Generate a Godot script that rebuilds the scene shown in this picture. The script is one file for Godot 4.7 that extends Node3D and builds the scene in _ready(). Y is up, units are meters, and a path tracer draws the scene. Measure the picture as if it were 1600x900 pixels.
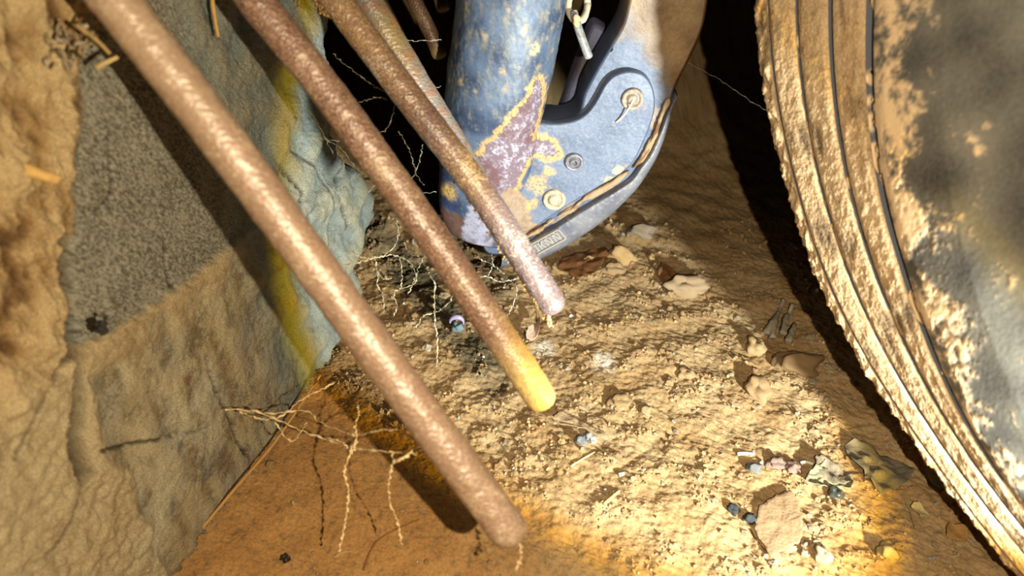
extends Node3D
# Under a parked implement: dirt floor, mud-plastered wall, rusty bars, a blue lower-link hook and a muddy tyre, lit by a hand torch and a phone lamp.

const F := 1155.0                      # focal length in pixels of the 1600 x 900 frame
const CAM_H := 0.36                    # camera height over the floor
const PITCH := 0.610865                # 35 degrees down
const HOOK_FWD := 0.525                  # distance of the hook's plane
var CP := cos(PITCH)
var SP := sin(PITCH)
var rng := RandomNumberGenerator.new()
var nz := {}                           # noises by name
var M := {}                            # materials by name
var used := {}

# ------------------------------------------------------------------ places
func ray(px: float, py: float) -> Vector3:
	var x := (px - 800.0) / F
	var y := (py - 450.0) / F
	return Vector3(x, -y * CP - SP, y * SP - CP)

func at(px: float, py: float, d: float) -> Vector3:
	return Vector3(0, CAM_H, 0) + ray(px, py) * d

func cam_point(x: float, down: float, d: float) -> Vector3:
	return Vector3(x, CAM_H - down * CP - d * SP, down * SP - d * CP)

func on_floor(px: float, py: float) -> Vector3:
	var r := ray(px, py)
	var p := Vector3(0, CAM_H, 0) + r * (CAM_H / -r.y)
	for i in 4:
		p = Vector3(0, CAM_H, 0) + r * ((CAM_H - floor_h(p.x, p.z)) / -r.y)
	return p

func px_size(p: Vector3) -> float:     # metres per pixel at that place
	return ((p - Vector3(0, CAM_H, 0)).dot(Vector3(0, -SP, -CP))) / F

func hook_at(px: float, py: float, fwd := HOOK_FWD) -> Vector2:
	var r := ray(px, py)
	var t := fwd / -r.z
	return Vector2(r.x * t, CAM_H + r.y * t)

# ------------------------------------------------------------------ helpers
func L(r: float, g: float, b: float) -> Color:
	return Color(r / 255.0, g / 255.0, b / 255.0).srgb_to_linear()

func noise(key: String, freq: float, seed_: int, kind := FastNoiseLite.TYPE_SIMPLEX_SMOOTH, octaves := 1) -> FastNoiseLite:
	var n := FastNoiseLite.new()
	n.noise_type = kind
	n.seed = seed_
	n.frequency = freq
	if octaves > 1:
		n.fractal_type = FastNoiseLite.FRACTAL_FBM
		n.fractal_octaves = octaves
	else:
		n.fractal_type = FastNoiseLite.FRACTAL_NONE
	if kind == FastNoiseLite.TYPE_CELLULAR:
		n.cellular_return_type = FastNoiseLite.RETURN_DISTANCE
		n.cellular_distance_function = FastNoiseLite.DISTANCE_EUCLIDEAN
	nz[key] = n
	return n

func ntex(freq: float, seed_: int, octaves: int, lo := 0.0, hi := 1.0, kind := FastNoiseLite.TYPE_SIMPLEX_SMOOTH, size := 512) -> NoiseTexture2D:
	var n := FastNoiseLite.new()
	n.noise_type = kind
	n.seed = seed_
	n.frequency = freq
	n.fractal_type = FastNoiseLite.FRACTAL_FBM if octaves > 1 else FastNoiseLite.FRACTAL_NONE
	n.fractal_octaves = octaves
	var t := NoiseTexture2D.new()
	t.width = size
	t.height = size
	t.seamless = true
	t.noise = n
	var g := Gradient.new()
	g.set_color(0, Color(lo, lo, lo))
	g.set_color(1, Color(hi, hi, hi))
	t.color_ramp = g
	return t

func mat(key: String, rough: float, bump: Texture2D = null, tri := 12.0, depth_mm := 0.5, tone: Texture2D = null, metal := 0.0, spec := 0.5) -> StandardMaterial3D:
	var m := StandardMaterial3D.new()
	m.resource_name = key
	m.vertex_color_use_as_albedo = true
	m.roughness = rough
	m.metallic = metal
	m.metallic_specular = spec
	m.uv1_triplanar = true
	m.uv1_scale = Vector3.ONE * tri
	if bump:
		m.heightmap_enabled = true
		m.heightmap_texture = bump
		m.heightmap_scale = depth_mm * 0.1
	if tone:
		m.albedo_texture = tone
	M[key] = m
	return m

func numbered(called: String) -> String:
	var k: int = used.get(called, 0)
	used[called] = k + 1
	return called if k == 0 else "%s_%03d" % [called, k]

func tag(o: Node3D, label: String, category: String, group := "", kind := "") -> Node3D:
	if label: o.set_meta("label", label)
	if category: o.set_meta("category", category)
	if group: o.set_meta("group", group)
	if kind: o.set_meta("kind", kind)
	return o

func thing(called: String, label: String, category: String, where := Vector3.ZERO, group := "") -> Node3D:
	var o := Node3D.new()
	o.name = numbered(called)
	o.position = where
	add_child(o)
	tag(o, label, category, group)
	return o

func put(called: String, mesh: Mesh, m: Material, parent: Node3D = null, where := Vector3.ZERO) -> MeshInstance3D:
	var o := MeshInstance3D.new()
	o.mesh = mesh
	o.material_override = m
	o.position = where
	o.cast_shadow = GeometryInstance3D.SHADOW_CASTING_SETTING_ON
	if parent == null:
		o.name = numbered(called)
		add_child(o)
	else:
		o.name = called
		parent.add_child(o, true)
	return o

func finish(P: PackedVector3Array, C: PackedColorArray, I: PackedInt32Array) -> ArrayMesh:
	# indexed triangles with smooth normals
	var N := PackedVector3Array()
	N.resize(P.size())
	for k in range(0, I.size(), 3):
		var a := I[k]
		var b := I[k + 1]
		var c := I[k + 2]
		var n := (P[c] - P[a]).cross(P[b] - P[a])
		N[a] += n
		N[b] += n
		N[c] += n
	for k in N.size():
		N[k] = N[k].normalized()
	var A := []
	A.resize(Mesh.ARRAY_MAX)
	A[Mesh.ARRAY_VERTEX] = P
	A[Mesh.ARRAY_NORMAL] = N
	A[Mesh.ARRAY_COLOR] = C
	A[Mesh.ARRAY_INDEX] = I
	var m := ArrayMesh.new()
	m.add_surface_from_arrays(Mesh.PRIMITIVE_TRIANGLES, A, [], {}, 0)
	return m

func grid_index(nu: int, nv: int, flip := false, wrap := false) -> PackedInt32Array:
	# vertices laid out row by row: v * nu + u
	var I := PackedInt32Array()
	var cu := nu if wrap else nu - 1
	I.resize(cu * (nv - 1) * 6)
	var k := 0
	for v in nv - 1:
		for u in cu:
			var u2 := (u + 1) % nu
			var a := v * nu + u
			var b := v * nu + u2
			var c := (v + 1) * nu + u
			var d := (v + 1) * nu + u2
			if flip:
				I[k] = a; I[k + 1] = b; I[k + 2] = c
				I[k + 3] = b; I[k + 4] = d; I[k + 5] = c
			else:
				I[k] = a; I[k + 1] = c; I[k + 2] = b
				I[k + 3] = b; I[k + 4] = c; I[k + 5] = d
			k += 6
	return I

func smooth_path(pts: PackedVector3Array, n: int) -> PackedVector3Array:
	var c := Curve3D.new()
	for k in pts.size():
		var t := Vector3.ZERO
		if k > 0 and k < pts.size() - 1:
			t = (pts[k + 1] - pts[k - 1]) / 6.0
		c.add_point(pts[k], -t, t)
	c.bake_interval = 0.002
	var out := PackedVector3Array()
	var len_ := c.get_baked_length()
	for k in n:
		out.append(c.sample_baked(len_ * k / (n - 1.0), true))
	return out

# A closed bar along a path; radius(t, angle, p) and color(t, angle, p) are given; ends are closed.
func tube(path: PackedVector3Array, sides: int, radius: Callable, color: Callable) -> ArrayMesh:
	var n := path.size()
	var P := PackedVector3Array()
	var C := PackedColorArray()
	var t0 := (path[1] - path[0]).normalized()
	var up := Vector3.UP if absf(t0.y) < 0.9 else Vector3.RIGHT
	var x := t0.cross(up).normalized()
	for k in n:
		var tan := (path[mini(k + 1, n - 1)] - path[maxi(k - 1, 0)]).normalized()
		x = (x - tan * x.dot(tan)).normalized()
		var y := tan.cross(x)
		var t := k / (n - 1.0)
		for s in sides:
			var a := TAU * s / sides
			var d := x * cos(a) + y * sin(a)
			var r: float = radius.call(t, a, path[k] + d * 0.006)
			P.append(path[k] + d * r)
			C.append(color.call(t, a, path[k] + d * 0.006))
	var I := grid_index(sides, n, false, true)
	for e in 2:
		var row := 0 if e == 0 else n - 1
		var mid := Vector3.ZERO
		for s in sides: mid += P[row * sides + s]
		P.append(mid / sides)
		C.append(C[row * sides])
		for s in sides:
			var a := row * sides + s
			var b := row * sides + (s + 1) % sides
			I.append_array([P.size() - 1, a, b] if e == 0 else [P.size() - 1, b, a])
	return finish(P, C, I)

# A solid from outlines (arrays of Vector2 of one length) at depths z, joined one after the other; front first (largest z). Corners may be sharp: faces do not share vertices between caps and sides.
func loft(rings: Array, zs: Array, color: Callable) -> ArrayMesh:
	var n: int = rings[0].size()
	var P := PackedVector3Array()
	var C := PackedColorArray()
	var I := PackedInt32Array()
	var ccw := not Geometry2D.is_polygon_clockwise(rings[0])
	for k in rings.size():
		for j in n:
			var v: Vector2 = rings[k][j]
			P.append(Vector3(v.x, v.y, zs[k]))
			C.append(color.call(P[-1]))
	for k in rings.size() - 1:
		for j in n:
			var a := k * n + j
			var b := k * n + (j + 1) % n
			var c := a + n
			var d := b + n
			if ccw: I.append_array([a, b, c, b, d, c])
			else: I.append_array([a, c, b, b, c, d])
	for e in 2:
		var k := 0 if e == 0 else rings.size() - 1
		var base := P.size()
		for j in n:
			P.append(P[k * n + j])
			C.append(C[k * n + j])
		var tri := Geometry2D.triangulate_polygon(rings[k])
		for q in range(0, tri.size(), 3):
			var a: Vector2 = rings[k][tri[q]]
			var b: Vector2 = rings[k][tri[q + 1]]
			var c: Vector2 = rings[k][tri[q + 2]]
			var cw := (b - a).cross(c - a) < 0.0
			if (e == 0) == cw: I.append_array([base + tri[q], base + tri[q + 1], base + tri[q + 2]])
			else: I.append_array([base + tri[q], base + tri[q + 2], base + tri[q + 1]])
	return finish(P, C, I)

func poly2(pts: Array, fwd := HOOK_FWD, each := 4) -> PackedVector2Array:
	# pixel outline -> smoothed outline in the hook's plane
	var out := PackedVector2Array()
	var n := pts.size()
	for k in n:
		var p0: Vector2 = pts[(k + n - 1) % n]
		var p1: Vector2 = pts[k]
		var p2: Vector2 = pts[(k + 1) % n]
		var p3: Vector2 = pts[(k + 2) % n]
		for j in each:
			var q := p1.cubic_interpolate(p2, p0 * 0.4 + p1 * 0.6 if false else p0, p3, j / float(each))
			out.append(hook_at(q.x, q.y, fwd))
	return out

func inset(poly: PackedVector2Array, d: float) -> PackedVector2Array:
	var out := PackedVector2Array()
	var n := poly.size()
	var s := -1.0 if Geometry2D.is_polygon_clockwise(poly) else 1.0
	for k in n:
		var t := (poly[(k + 1) % n] - poly[(k + n - 1) % n]).normalized()
		out.append(poly[k] + Vector2(-t.y, t.x) * d * s)
	return out

func seg_dist(p: Vector2, line: Array) -> float:
	var best := 1e9
	for k in line.size() - 1:
		best = minf(best, p.distance_to(Geometry2D.get_closest_point_to_segment(p, line[k], line[k + 1])))
	return best

func sd_poly(p: Vector2, poly: PackedVector2Array) -> float:   # negative inside
	var best := 1e9
	for k in poly.size():
		best = minf(best, p.distance_to(Geometry2D.get_closest_point_to_segment(p, poly[k], poly[(k + 1) % poly.size()])))
	return -best if Geometry2D.is_point_in_polygon(p, poly) else best

func V(list: Array) -> Array:          # [x, y, x, y ...] -> Vector2s
	var out := []
	for k in range(0, list.size(), 2): out.append(Vector2(list[k], list[k + 1]))
	return out

# ------------------------------------------------------------------ floor
func floor_h(x: float, z: float) -> float:
	var f := -z
	var crumbly := smoothstep(-0.10, 0.02, x + (f - 0.28) * 0.55 - 0.015)
	var h: float = nz.big.get_noise_2d(x, z) * 0.005 + nz.mid.get_noise_2d(x, z) * (0.0009 + 0.0009 * crumbly)
	h += nz.small.get_noise_2d(x, z) * (0.0004 + 0.0005 * crumbly)
	# added rise at the back, shaped so the far ground catches more light
	return h - 0.001 + 0.34 * smoothstep(0.66, 1.4, f)

func floor_detail(x: float, z: float, crumbly: float) -> float:
	var lump: float = nz.cell.get_noise_2d(x, z)          # -1 at the cell's middle
	var lump2: float = nz.cell2.get_noise_2d(x, z)
	var patch: float = clampf(nz.patch.get_noise_2d(x, z) * 1.6 + 0.55, 0.15, 1.0)
	return (0.0 - lump) * 0.0006 * crumbly * patch + (0.0 - lump2) * 0.00038 * (0.35 + 0.65 * crumbly) + nz.grain.get_noise_2d(x, z) * (0.0005 - 0.0002 * crumbly)

func steps(marks: Array) -> PackedFloat32Array:   # [from, to, step, to, step ...]
	var out := PackedFloat32Array([marks[0]])
	var x: float = marks[0]
	for k in range(1, marks.size(), 2):
		while x < marks[k] - 1e-6:
			x += marks[k + 1]
			out.append(x)
	return out

func build_floor() -> void:
	var xs := steps([-0.45, -0.24, 0.006, 0.30, 0.00095, 0.36, 0.003, 0.6, 0.008])
	var fs := steps([-0.25, 0.05, 0.01, 0.2, 0.003, 0.56, 0.00095, 0.8, 0.0022, 1.7, 0.015])
	var nu := xs.size()
	var nv := fs.size()
	var P := PackedVector3Array()
	var C := PackedColorArray()
	P.resize(nu * nv)
	C.resize(nu * nv)
	var tan_ := L(160, 130, 90)
	var pale := L(176, 150, 112)
	var clay := L(186, 138, 82)
	var deep := L(140, 96, 56)
	var moss := L(74, 72, 56)
	var white := L(190, 184, 172)
	var moss_at := [on_floor(760, 545), on_floor(705, 480), on_floor(650, 430)]
	var white_at := [on_floor(850, 546), on_floor(944, 566), on_floor(1300, 742)]
	for v in nv:
		for u in nu:
			var x := xs[u]
			var z := -fs[v]
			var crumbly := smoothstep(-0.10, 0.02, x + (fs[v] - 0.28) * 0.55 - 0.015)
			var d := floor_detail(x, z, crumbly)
			var m := 0.0
			for q in moss_at:
				m = maxf(m, 1.0 - Vector2(x - q.x, z - q.z).length() / 0.034)
			m = smoothstep(0.0, 0.6, m + nz.small.get_noise_2d(x * 1.3, z) * 0.5)
			d *= 1.0 + m * 0.8
			P[v * nu + u] = Vector3(x, floor_h(x, z) + d, z)
			var t: float = nz.tone.get_noise_2d(x, z)
			var c := tan_.lerp(pale, clampf(t * 0.9 + 0.35, 0, 1))
			c = c.lerp(clay, (1.0 - crumbly) * 0.9)
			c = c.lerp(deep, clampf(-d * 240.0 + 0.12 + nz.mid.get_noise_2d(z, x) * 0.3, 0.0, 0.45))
			c = c.lerp(moss, m * clampf(0.75 + nz.grain.get_noise_2d(x, z) * 0.5, 0, 0.9))
			for q in white_at:
				var w := 1.0 - Vector2(x - q.x, (z - q.z) * 0.8).length() / 0.012
				c = c.lerp(white, smoothstep(0.1, 0.8, w + nz.small.get_noise_2d(x * 3.0, z * 3.0) * 0.6) * 0.75)
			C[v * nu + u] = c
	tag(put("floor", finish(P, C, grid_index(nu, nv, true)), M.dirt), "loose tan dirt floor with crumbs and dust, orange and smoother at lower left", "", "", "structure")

# ------------------------------------------------------------------ wall
var wall_a: Vector3
var wall_d: Vector3                    # along the wall, away from the camera
var wall_n: Vector3                    # out of the wall, to the right

func wall_st(px: float, py: float) -> Vector2:
	var r := ray(px, py)
	var o := Vector3(0, CAM_H, 0)
	var p := o + r * ((wall_a - o).dot(wall_n) / r.dot(wall_n))
	return Vector2((p - wall_a).dot(wall_d), p.y)

func wall_line(list: Array) -> Array:
	var out := []
	for q in V(list): out.append(wall_st(q.x, q.y))
	return out

func build_wall() -> void:
	var ra := ray(292, 880)
	var rb := ray(502, 580)
	wall_a = Vector3(0, CAM_H, 0) + ra * (CAM_H / -ra.y)
	var b := Vector3(0, CAM_H, 0) + rb * (CAM_H / -rb.y)
	wall_d = (b - wall_a).normalized()
	wall_n = wall_d.cross(Vector3.UP).normalized()
	var ss := steps([-0.42, -0.19, 0.012, 0.16, 0.0009, 0.30, 0.0018, 0.42, 0.004])
	var ts := steps([-0.02, 0.30, 0.001, 0.5, 0.01])
	var end_line := wall_line([520, -60, 522, 0, 530, 120, 542, 230, 590, 300, 588, 340, 560, 400])
	var cracks := [
		[wall_line([100, 380, 106, 470, 110, 560, 112, 640, 107, 690, 118, 742]), 0.0021, 0.009],
		[wall_line([118, 742, 100, 800, 70, 860]), 0.0005, 0.002],
		[wall_line([95, 545, 62, 610, 40, 650, 6, 705]), 0.0006, 0.003],
		[wall_line([318, 560, 330, 610, 350, 642, 366, 690, 384, 715]), 0.0005, 0.003],
		[wall_line([140, 697, 200, 692, 235, 683, 320, 668]), 0.0005, 0.0012],
		[wall_line([255, 380, 258, 420, 268, 448]), 0.0004, 0.002],
		[wall_line([170, 205, 172, 300, 150, 330]), 0.0004, 0.0015],
		[wall_line([440, 260, 470, 300, 455, 350, 500, 390, 520, 440]), 0.0006, 0.002],
		[wall_line([455, 235, 500, 265, 520, 330, 505, 380]), 0.0005, 0.0018],
		[wall_line([540, 240, 520, 300, 540, 360]), 0.0005, 0.0018]]
	var seam := wall_line([40, 590, 120, 540, 200, 500, 290, 438, 385, 356, 440, 330, 600, 240])
	var edge := wall_line([140, -40, 128, 60, 116, 200, 112, 320, 106, 420, 98, 540])
	var veins := wall_line([430, 250, 460, 330, 500, 300, 540, 380])
	var rub := wall_st(284, 590)
	var pale_a := wall_line([250, 720, 240, 790, 232, 860])
	var pale_b := wall_line([270, 660, 318, 690, 310, 620])
	var nu := ss.size()
	var nv := ts.size()
	var P := PackedVector3Array()
	var C := PackedColorArray()
	P.resize(nu * nv)
	C.resize(nu * nv)
	var grey := L(190, 184, 162)
	var grey_dark := L(118, 112, 96)
	var cast := L(208, 188, 144)
	var mud := L(228, 198, 146)
	var mud2 := L(192, 154, 102)
	var blue := L(150, 162, 158)
	var pale := L(224, 208, 166)
	var rust := L(130, 72, 40)
	var dark := L(46, 30, 18)
	for v in nv:
		var t := ts[v]
		# where the wall ends at this height
		var s_end := 0.36
		for k in end_line.size() - 1:
			var e0: Vector2 = end_line[k]
			var e1: Vector2 = end_line[k + 1]
			if t <= e0.y and t >= e1.y:
				s_end = lerpf(e0.x, e1.x, (e0.y - t) / maxf(e0.y - e1.y, 1e-5))
		if t < end_line[-1].y: s_end = end_line[-1].x
		if t > end_line[0].y: s_end = end_line[0].x
		s_end += nz.small.get_noise_2d(t * 0.7, 3.0) * 0.004
		for u in nu:
			var s := ss[u]
			var p2 := Vector2(s, t)
			var d := 0.0
			var q3 := wall_a + wall_d * s + Vector3.UP * t
			var n_mid: float = nz.mid.get_noise_3dv(q3)
			var n_small: float = nz.small.get_noise_3dv(q3)
			var n_grain: float = nz.grain.get_noise_3dv(q3)
			# height over the seam: rough concrete above, skim coat below
			var sy: float = -1.0
			for k in seam.size() - 1:
				if s >= seam[k].x and s <= seam[k + 1].x:
					sy = lerpf(seam[k].y, seam[k + 1].y, (s - seam[k].x) / maxf(seam[k + 1].x - seam[k].x, 1e-5))
			if sy < 0.0: sy = seam[0].y if s < seam[0].x else seam[-1].y
			var over := t - sy + n_small * 0.002
			var below := smoothstep(0.002, -0.003, over)
			var c := grey.lerp(grey_dark, clampf(n_grain * 0.4 + nz.fine.get_noise_3dv(q3 * 1.3) * 1.5 + n_mid * 0.3 + 0.35, 0, 1))
			d += n_grain * 0.0009 * (1.0 - below) + n_mid * 0.001
			var c_low := cast.lerp(grey, clampf(nz.tone.get_noise_3dv(q3 * 1.5) * 1.3 + 0.45, 0, 1))
			c_low = c_low.lerp(pale, clampf(nz.patch.get_noise_3dv(q3 * Vector3(1.4, 0.7, 1.4)) * 2.2 - 0.25, 0, 0.8))
			c_low = c_low.lerp(grey_dark, clampf(n_grain * 1.3 + n_small * 0.5 - nz.patch.get_noise_3dv(q3 * 1.9) * 1.6 - 0.05, 0, 0.7))
			var runs: float = nz.lump.get_noise_3d(q3.x * 1.3, q3.y * 0.4, q3.z * 1.3)
			c_low = c_low.lerp(pale, clampf(runs * 2.4 + n_grain * 0.4 - 0.15, 0, 0.85)).lerp(L(150, 122, 82), clampf(-runs * 1.8 - 0.25 + n_small * 0.3, 0, 0.6))
			c = c.lerp(c_low, below)
			d += below * (0.0026 + n_small * 0.0005 + n_grain * 0.00025)
			var ledge := (smoothstep(0.0015, -0.0005, over + n_grain * 0.0015) * smoothstep(-0.022, -0.002, over + n_mid * 0.006 + n_small * 0.003)) * (1.0 - smoothstep(0.085, 0.11, s))
			c = c.lerp(mud.lerp(mud2, clampf(n_small + 0.2, 0, 1)), ledge * clampf(0.7 + n_grain * 0.5, 0, 1))
			d += ledge * 0.0012
			# far part, pale and bluish, veined
			var far := smoothstep(0.088, 0.125, s + n_mid * 0.01)
			c = c.lerp(blue.lerp(L(186, 178, 148), clampf(n_mid * 0.9 + 0.25, 0, 0.8)).lerp(grey_dark, clampf(n_small * 1.2 - 0.35, 0, 0.6)), far * 0.85)
			d += far * (n_mid * 0.003 + n_small * 0.0008)
			# mud at the left
			var left := 0.0
			for k in edge.size() - 1:
				if t <= edge[k].y and t >= edge[k + 1].y:
					left = lerpf(edge[k].x, edge[k + 1].x, (edge[k].y - t) / maxf(edge[k].y - edge[k + 1].y, 1e-5))
			if left == 0.0: left = edge[0].x if t > edge[0].y else edge[-1].x
			var low_end := smoothstep(edge[-1].y - 0.015, edge[-1].y + 0.01, t)
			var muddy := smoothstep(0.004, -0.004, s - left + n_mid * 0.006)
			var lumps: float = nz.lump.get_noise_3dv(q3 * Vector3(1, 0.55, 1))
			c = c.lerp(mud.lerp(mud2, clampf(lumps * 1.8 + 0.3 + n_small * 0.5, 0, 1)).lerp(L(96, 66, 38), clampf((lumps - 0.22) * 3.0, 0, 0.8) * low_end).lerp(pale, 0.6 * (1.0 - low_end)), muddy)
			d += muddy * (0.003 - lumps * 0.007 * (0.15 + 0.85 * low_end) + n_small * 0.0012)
			# cracks, a rust stain, pale lime runs
			if s > -0.19 and t < 0.30:
				for k in cracks.size():
					var w: float = cracks[k][1] * 1.5 * (1.0 + 0.6 * n_small)
					var e := seg_dist(p2 + Vector2(n_small, n_mid) * 0.0016, cracks[k][0])
					if e < w * 3.0:
						var g := smoothstep(w * 1.6, w * 0.4, e)
						d -= g * float(cracks[k][2])
						c = c.lerp(dark, g * 0.8)
				var lime := maxf(smoothstep(0.020, 0.004, seg_dist(p2, pale_a) + n_small * 0.012 + n_mid * 0.008), smoothstep(0.018, 0.004, seg_dist(p2, pale_b) + n_small * 0.012 + n_mid * 0.008))
				c = c.lerp(L(236, 226, 192), lime * clampf(0.6 + n_grain * 0.8 + n_small * 0.6, 0, 0.9))
				c = c.lerp(rust, smoothstep(0.006, 0.001, Vector2((s - rub.x) * 1.6, t - rub.y).length() + n_small * 0.003) * 0.7)
			# ragged foot of the wall
			d -= smoothstep(0.007, 0.001, t + n_small * 0.005) * 0.012
			# the end turns away
			var place := wall_a + Vector3.UP * t
			var bend := 0.022
			if s < s_end - bend:
				place += wall_d * s + wall_n * d
			else:
				var k := (s - (s_end - bend)) / bend
				var ang := minf(k, 1.0) * PI / 2
				place += wall_d * (s_end - bend + sin(ang) * (bend + d)) + wall_n * ((cos(ang) - 1.0) * bend + cos(ang) * d)
				if k > 1.0: place -= wall_n * (k - 1.0) * bend * 2.0
			P[v * nu + u] = place
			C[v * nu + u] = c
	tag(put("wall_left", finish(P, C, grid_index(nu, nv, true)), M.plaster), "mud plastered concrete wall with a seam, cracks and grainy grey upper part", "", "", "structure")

# ------------------------------------------------------------------ rusty bars
func bar(called: String, label: String, pts: Array, ds: Array, dia: float, look: String, group := "") -> Node3D:
	var raw := PackedVector3Array()
	for k in ds.size(): raw.append(at(pts[k * 2], pts[k * 2 + 1], ds[k]))
	raw.insert(0, raw[0] + (raw[0] - raw[1]).normalized() * 0.16)   # it goes on above the picture
	var base := raw[-1]
	for k in raw.size(): raw[k] -= base
	var o := thing(called, label, "bar", base, group)
	var n := 760
	var whole := 0.0
	for k in raw.size() - 1: whole += raw[k].distance_to(raw[k + 1])
	var ext := 0.16 / whole
	var path := smooth_path(raw, n)
	var r0 := dia / 2
	var brown := L(138, 104, 84)
	var red := L(120, 82, 66)
	var dust := L(192, 166, 132)
	var violet := L(128, 112, 116)
	var ochre := L(186, 148, 84)
	var black := L(72, 52, 42)
	var rad := func(t: float, a: float, p: Vector3) -> float:
		var q := p + base
		var r: float = r0 * (1.0 + nz.small.get_noise_3dv(q) * 0.035 + nz.mid.get_noise_3dv(q) * 0.03) + nz.grain.get_noise_3dv(q) * 0.0002
		if t > 0.985:                    # worn end
			r *= sqrt(maxf(0.0, 1.0 - pow((t - 0.985) / 0.0155, 2.0))) * 0.85 + 0.12
		return r
	var col := func(along: float, a: float, p: Vector3) -> Color:
		var t := clampf((along - ext) / (1.0 - ext), 0.0, 1.0)
		var q := p + base
		var g: float = nz.grain.get_noise_3dv(q)
		var s: float = nz.small.get_noise_3dv(q)
		var m: float = nz.mid.get_noise_3dv(q * 0.8)
		var f: float = nz.fine.get_noise_3dv(q)
		var c := brown.lerp(red, clampf(s * 1.4 + 0.5, 0, 1)).lerp(black, clampf(g * 1.5 + f * 0.8 + s * 0.4 - 0.15, 0, 0.85)).lerp(L(190, 158, 130), clampf(f * 1.3 - g * 1.0 - 0.1, 0, 0.75))
		var dusty := clampf(m * 0.9 + s * 0.8 + g * 0.9 + f * 0.5 - 0.4, 0, 1)
		if look == "near":
			c = c.lerp(dust, clampf(dusty + smoothstep(0.45, 0.0, t) * 0.55 + s * 0.25, 0, 0.8)).lerp(L(164, 138, 112), 0.42)
		elif look == "mid":
			c = c.lerp(dust, clampf(dusty * 0.9, 0, 0.75)).lerp(L(222, 200, 140), smoothstep(0.80, 0.95, t + m * 0.06) * clampf(0.75 + g * 0.5, 0, 1))  # tip turned pale yellow: the torch beam's light put into its colour
		elif look == "far":
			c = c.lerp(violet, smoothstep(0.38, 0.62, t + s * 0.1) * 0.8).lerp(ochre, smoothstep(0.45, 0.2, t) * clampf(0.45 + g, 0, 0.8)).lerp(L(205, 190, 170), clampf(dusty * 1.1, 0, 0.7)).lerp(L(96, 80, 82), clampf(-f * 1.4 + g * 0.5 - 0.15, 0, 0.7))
		c = c.lerp(L(214, 198, 178), clampf((g + f) * 1.1 - 0.62 + s * 0.2, 0, 0.8))  # pale glints: small highlights put into the colour
		if look == "grey":
			c = L(132, 122, 112).lerp(L(150, 100, 76), clampf(s * 1.2, 0, 0.6)).lerp(black, clampf(g - 0.2, 0, 0.5))
		return c
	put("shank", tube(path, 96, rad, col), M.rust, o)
	return o

func flakes(parent: Node3D, called: String, px: Array, d: float, spread: float, count: int, c: Color, seed_: int) -> void:
	# crumbs of rust and web that cling to a bar, joined
	rng.seed = seed_
	var st := SurfaceTool.new()
	st.begin(Mesh.PRIMITIVE_TRIANGLES)
	for k in count:
		var t := rng.randf() * (px.size() / 2 - 1)
		var i := int(t)
		var q := Vector2(px[i * 2], px[i * 2 + 1]).lerp(Vector2(px[i * 2 + 2], px[i * 2 + 3]), t - i) + Vector2(rng.randfn(), rng.randfn()) * spread
		var p := at(q.x, q.y, d + rng.randfn() * 0.002) - parent.position
		var s := rng.randf_range(0.0002, 0.0007)
		var b := Basis.from_euler(Vector3(rng.randf() * 6, rng.randf() * 6, rng.randf() * 6)).scaled(Vector3(s, s * rng.randf_range(0.4, 1.6), s * 0.6))
		st.append_from(blob(rng.randi() % 4, c), 0, Transform3D(b, p))
	put(called, st.commit(), M.plain, parent)

var blobs := {}
func blob(kind: int, c: Color) -> ArrayMesh:   # a rough lump of unit radius
	var key := "%d%s" % [kind, c]
	if blobs.has(key): return blobs[key]
	var P := PackedVector3Array()
	var C := PackedColorArray()
	var nu := 10
	var nv := 7
	for v in nv:
		for u in nu:
			var th := PI * v / (nv - 1.0)
			var ph := TAU * u / nu
			var d := Vector3(sin(th) * cos(ph), cos(th), sin(th) * sin(ph))
			P.append(d * (1.0 + nz.unit.get_noise_3dv(d * 1.4 + Vector3.ONE * kind * 7.0) * 0.45))
			C.append(c)
	blobs[key] = finish(P, C, grid_index(nu, nv, true, true))
	return blobs[key]

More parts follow.
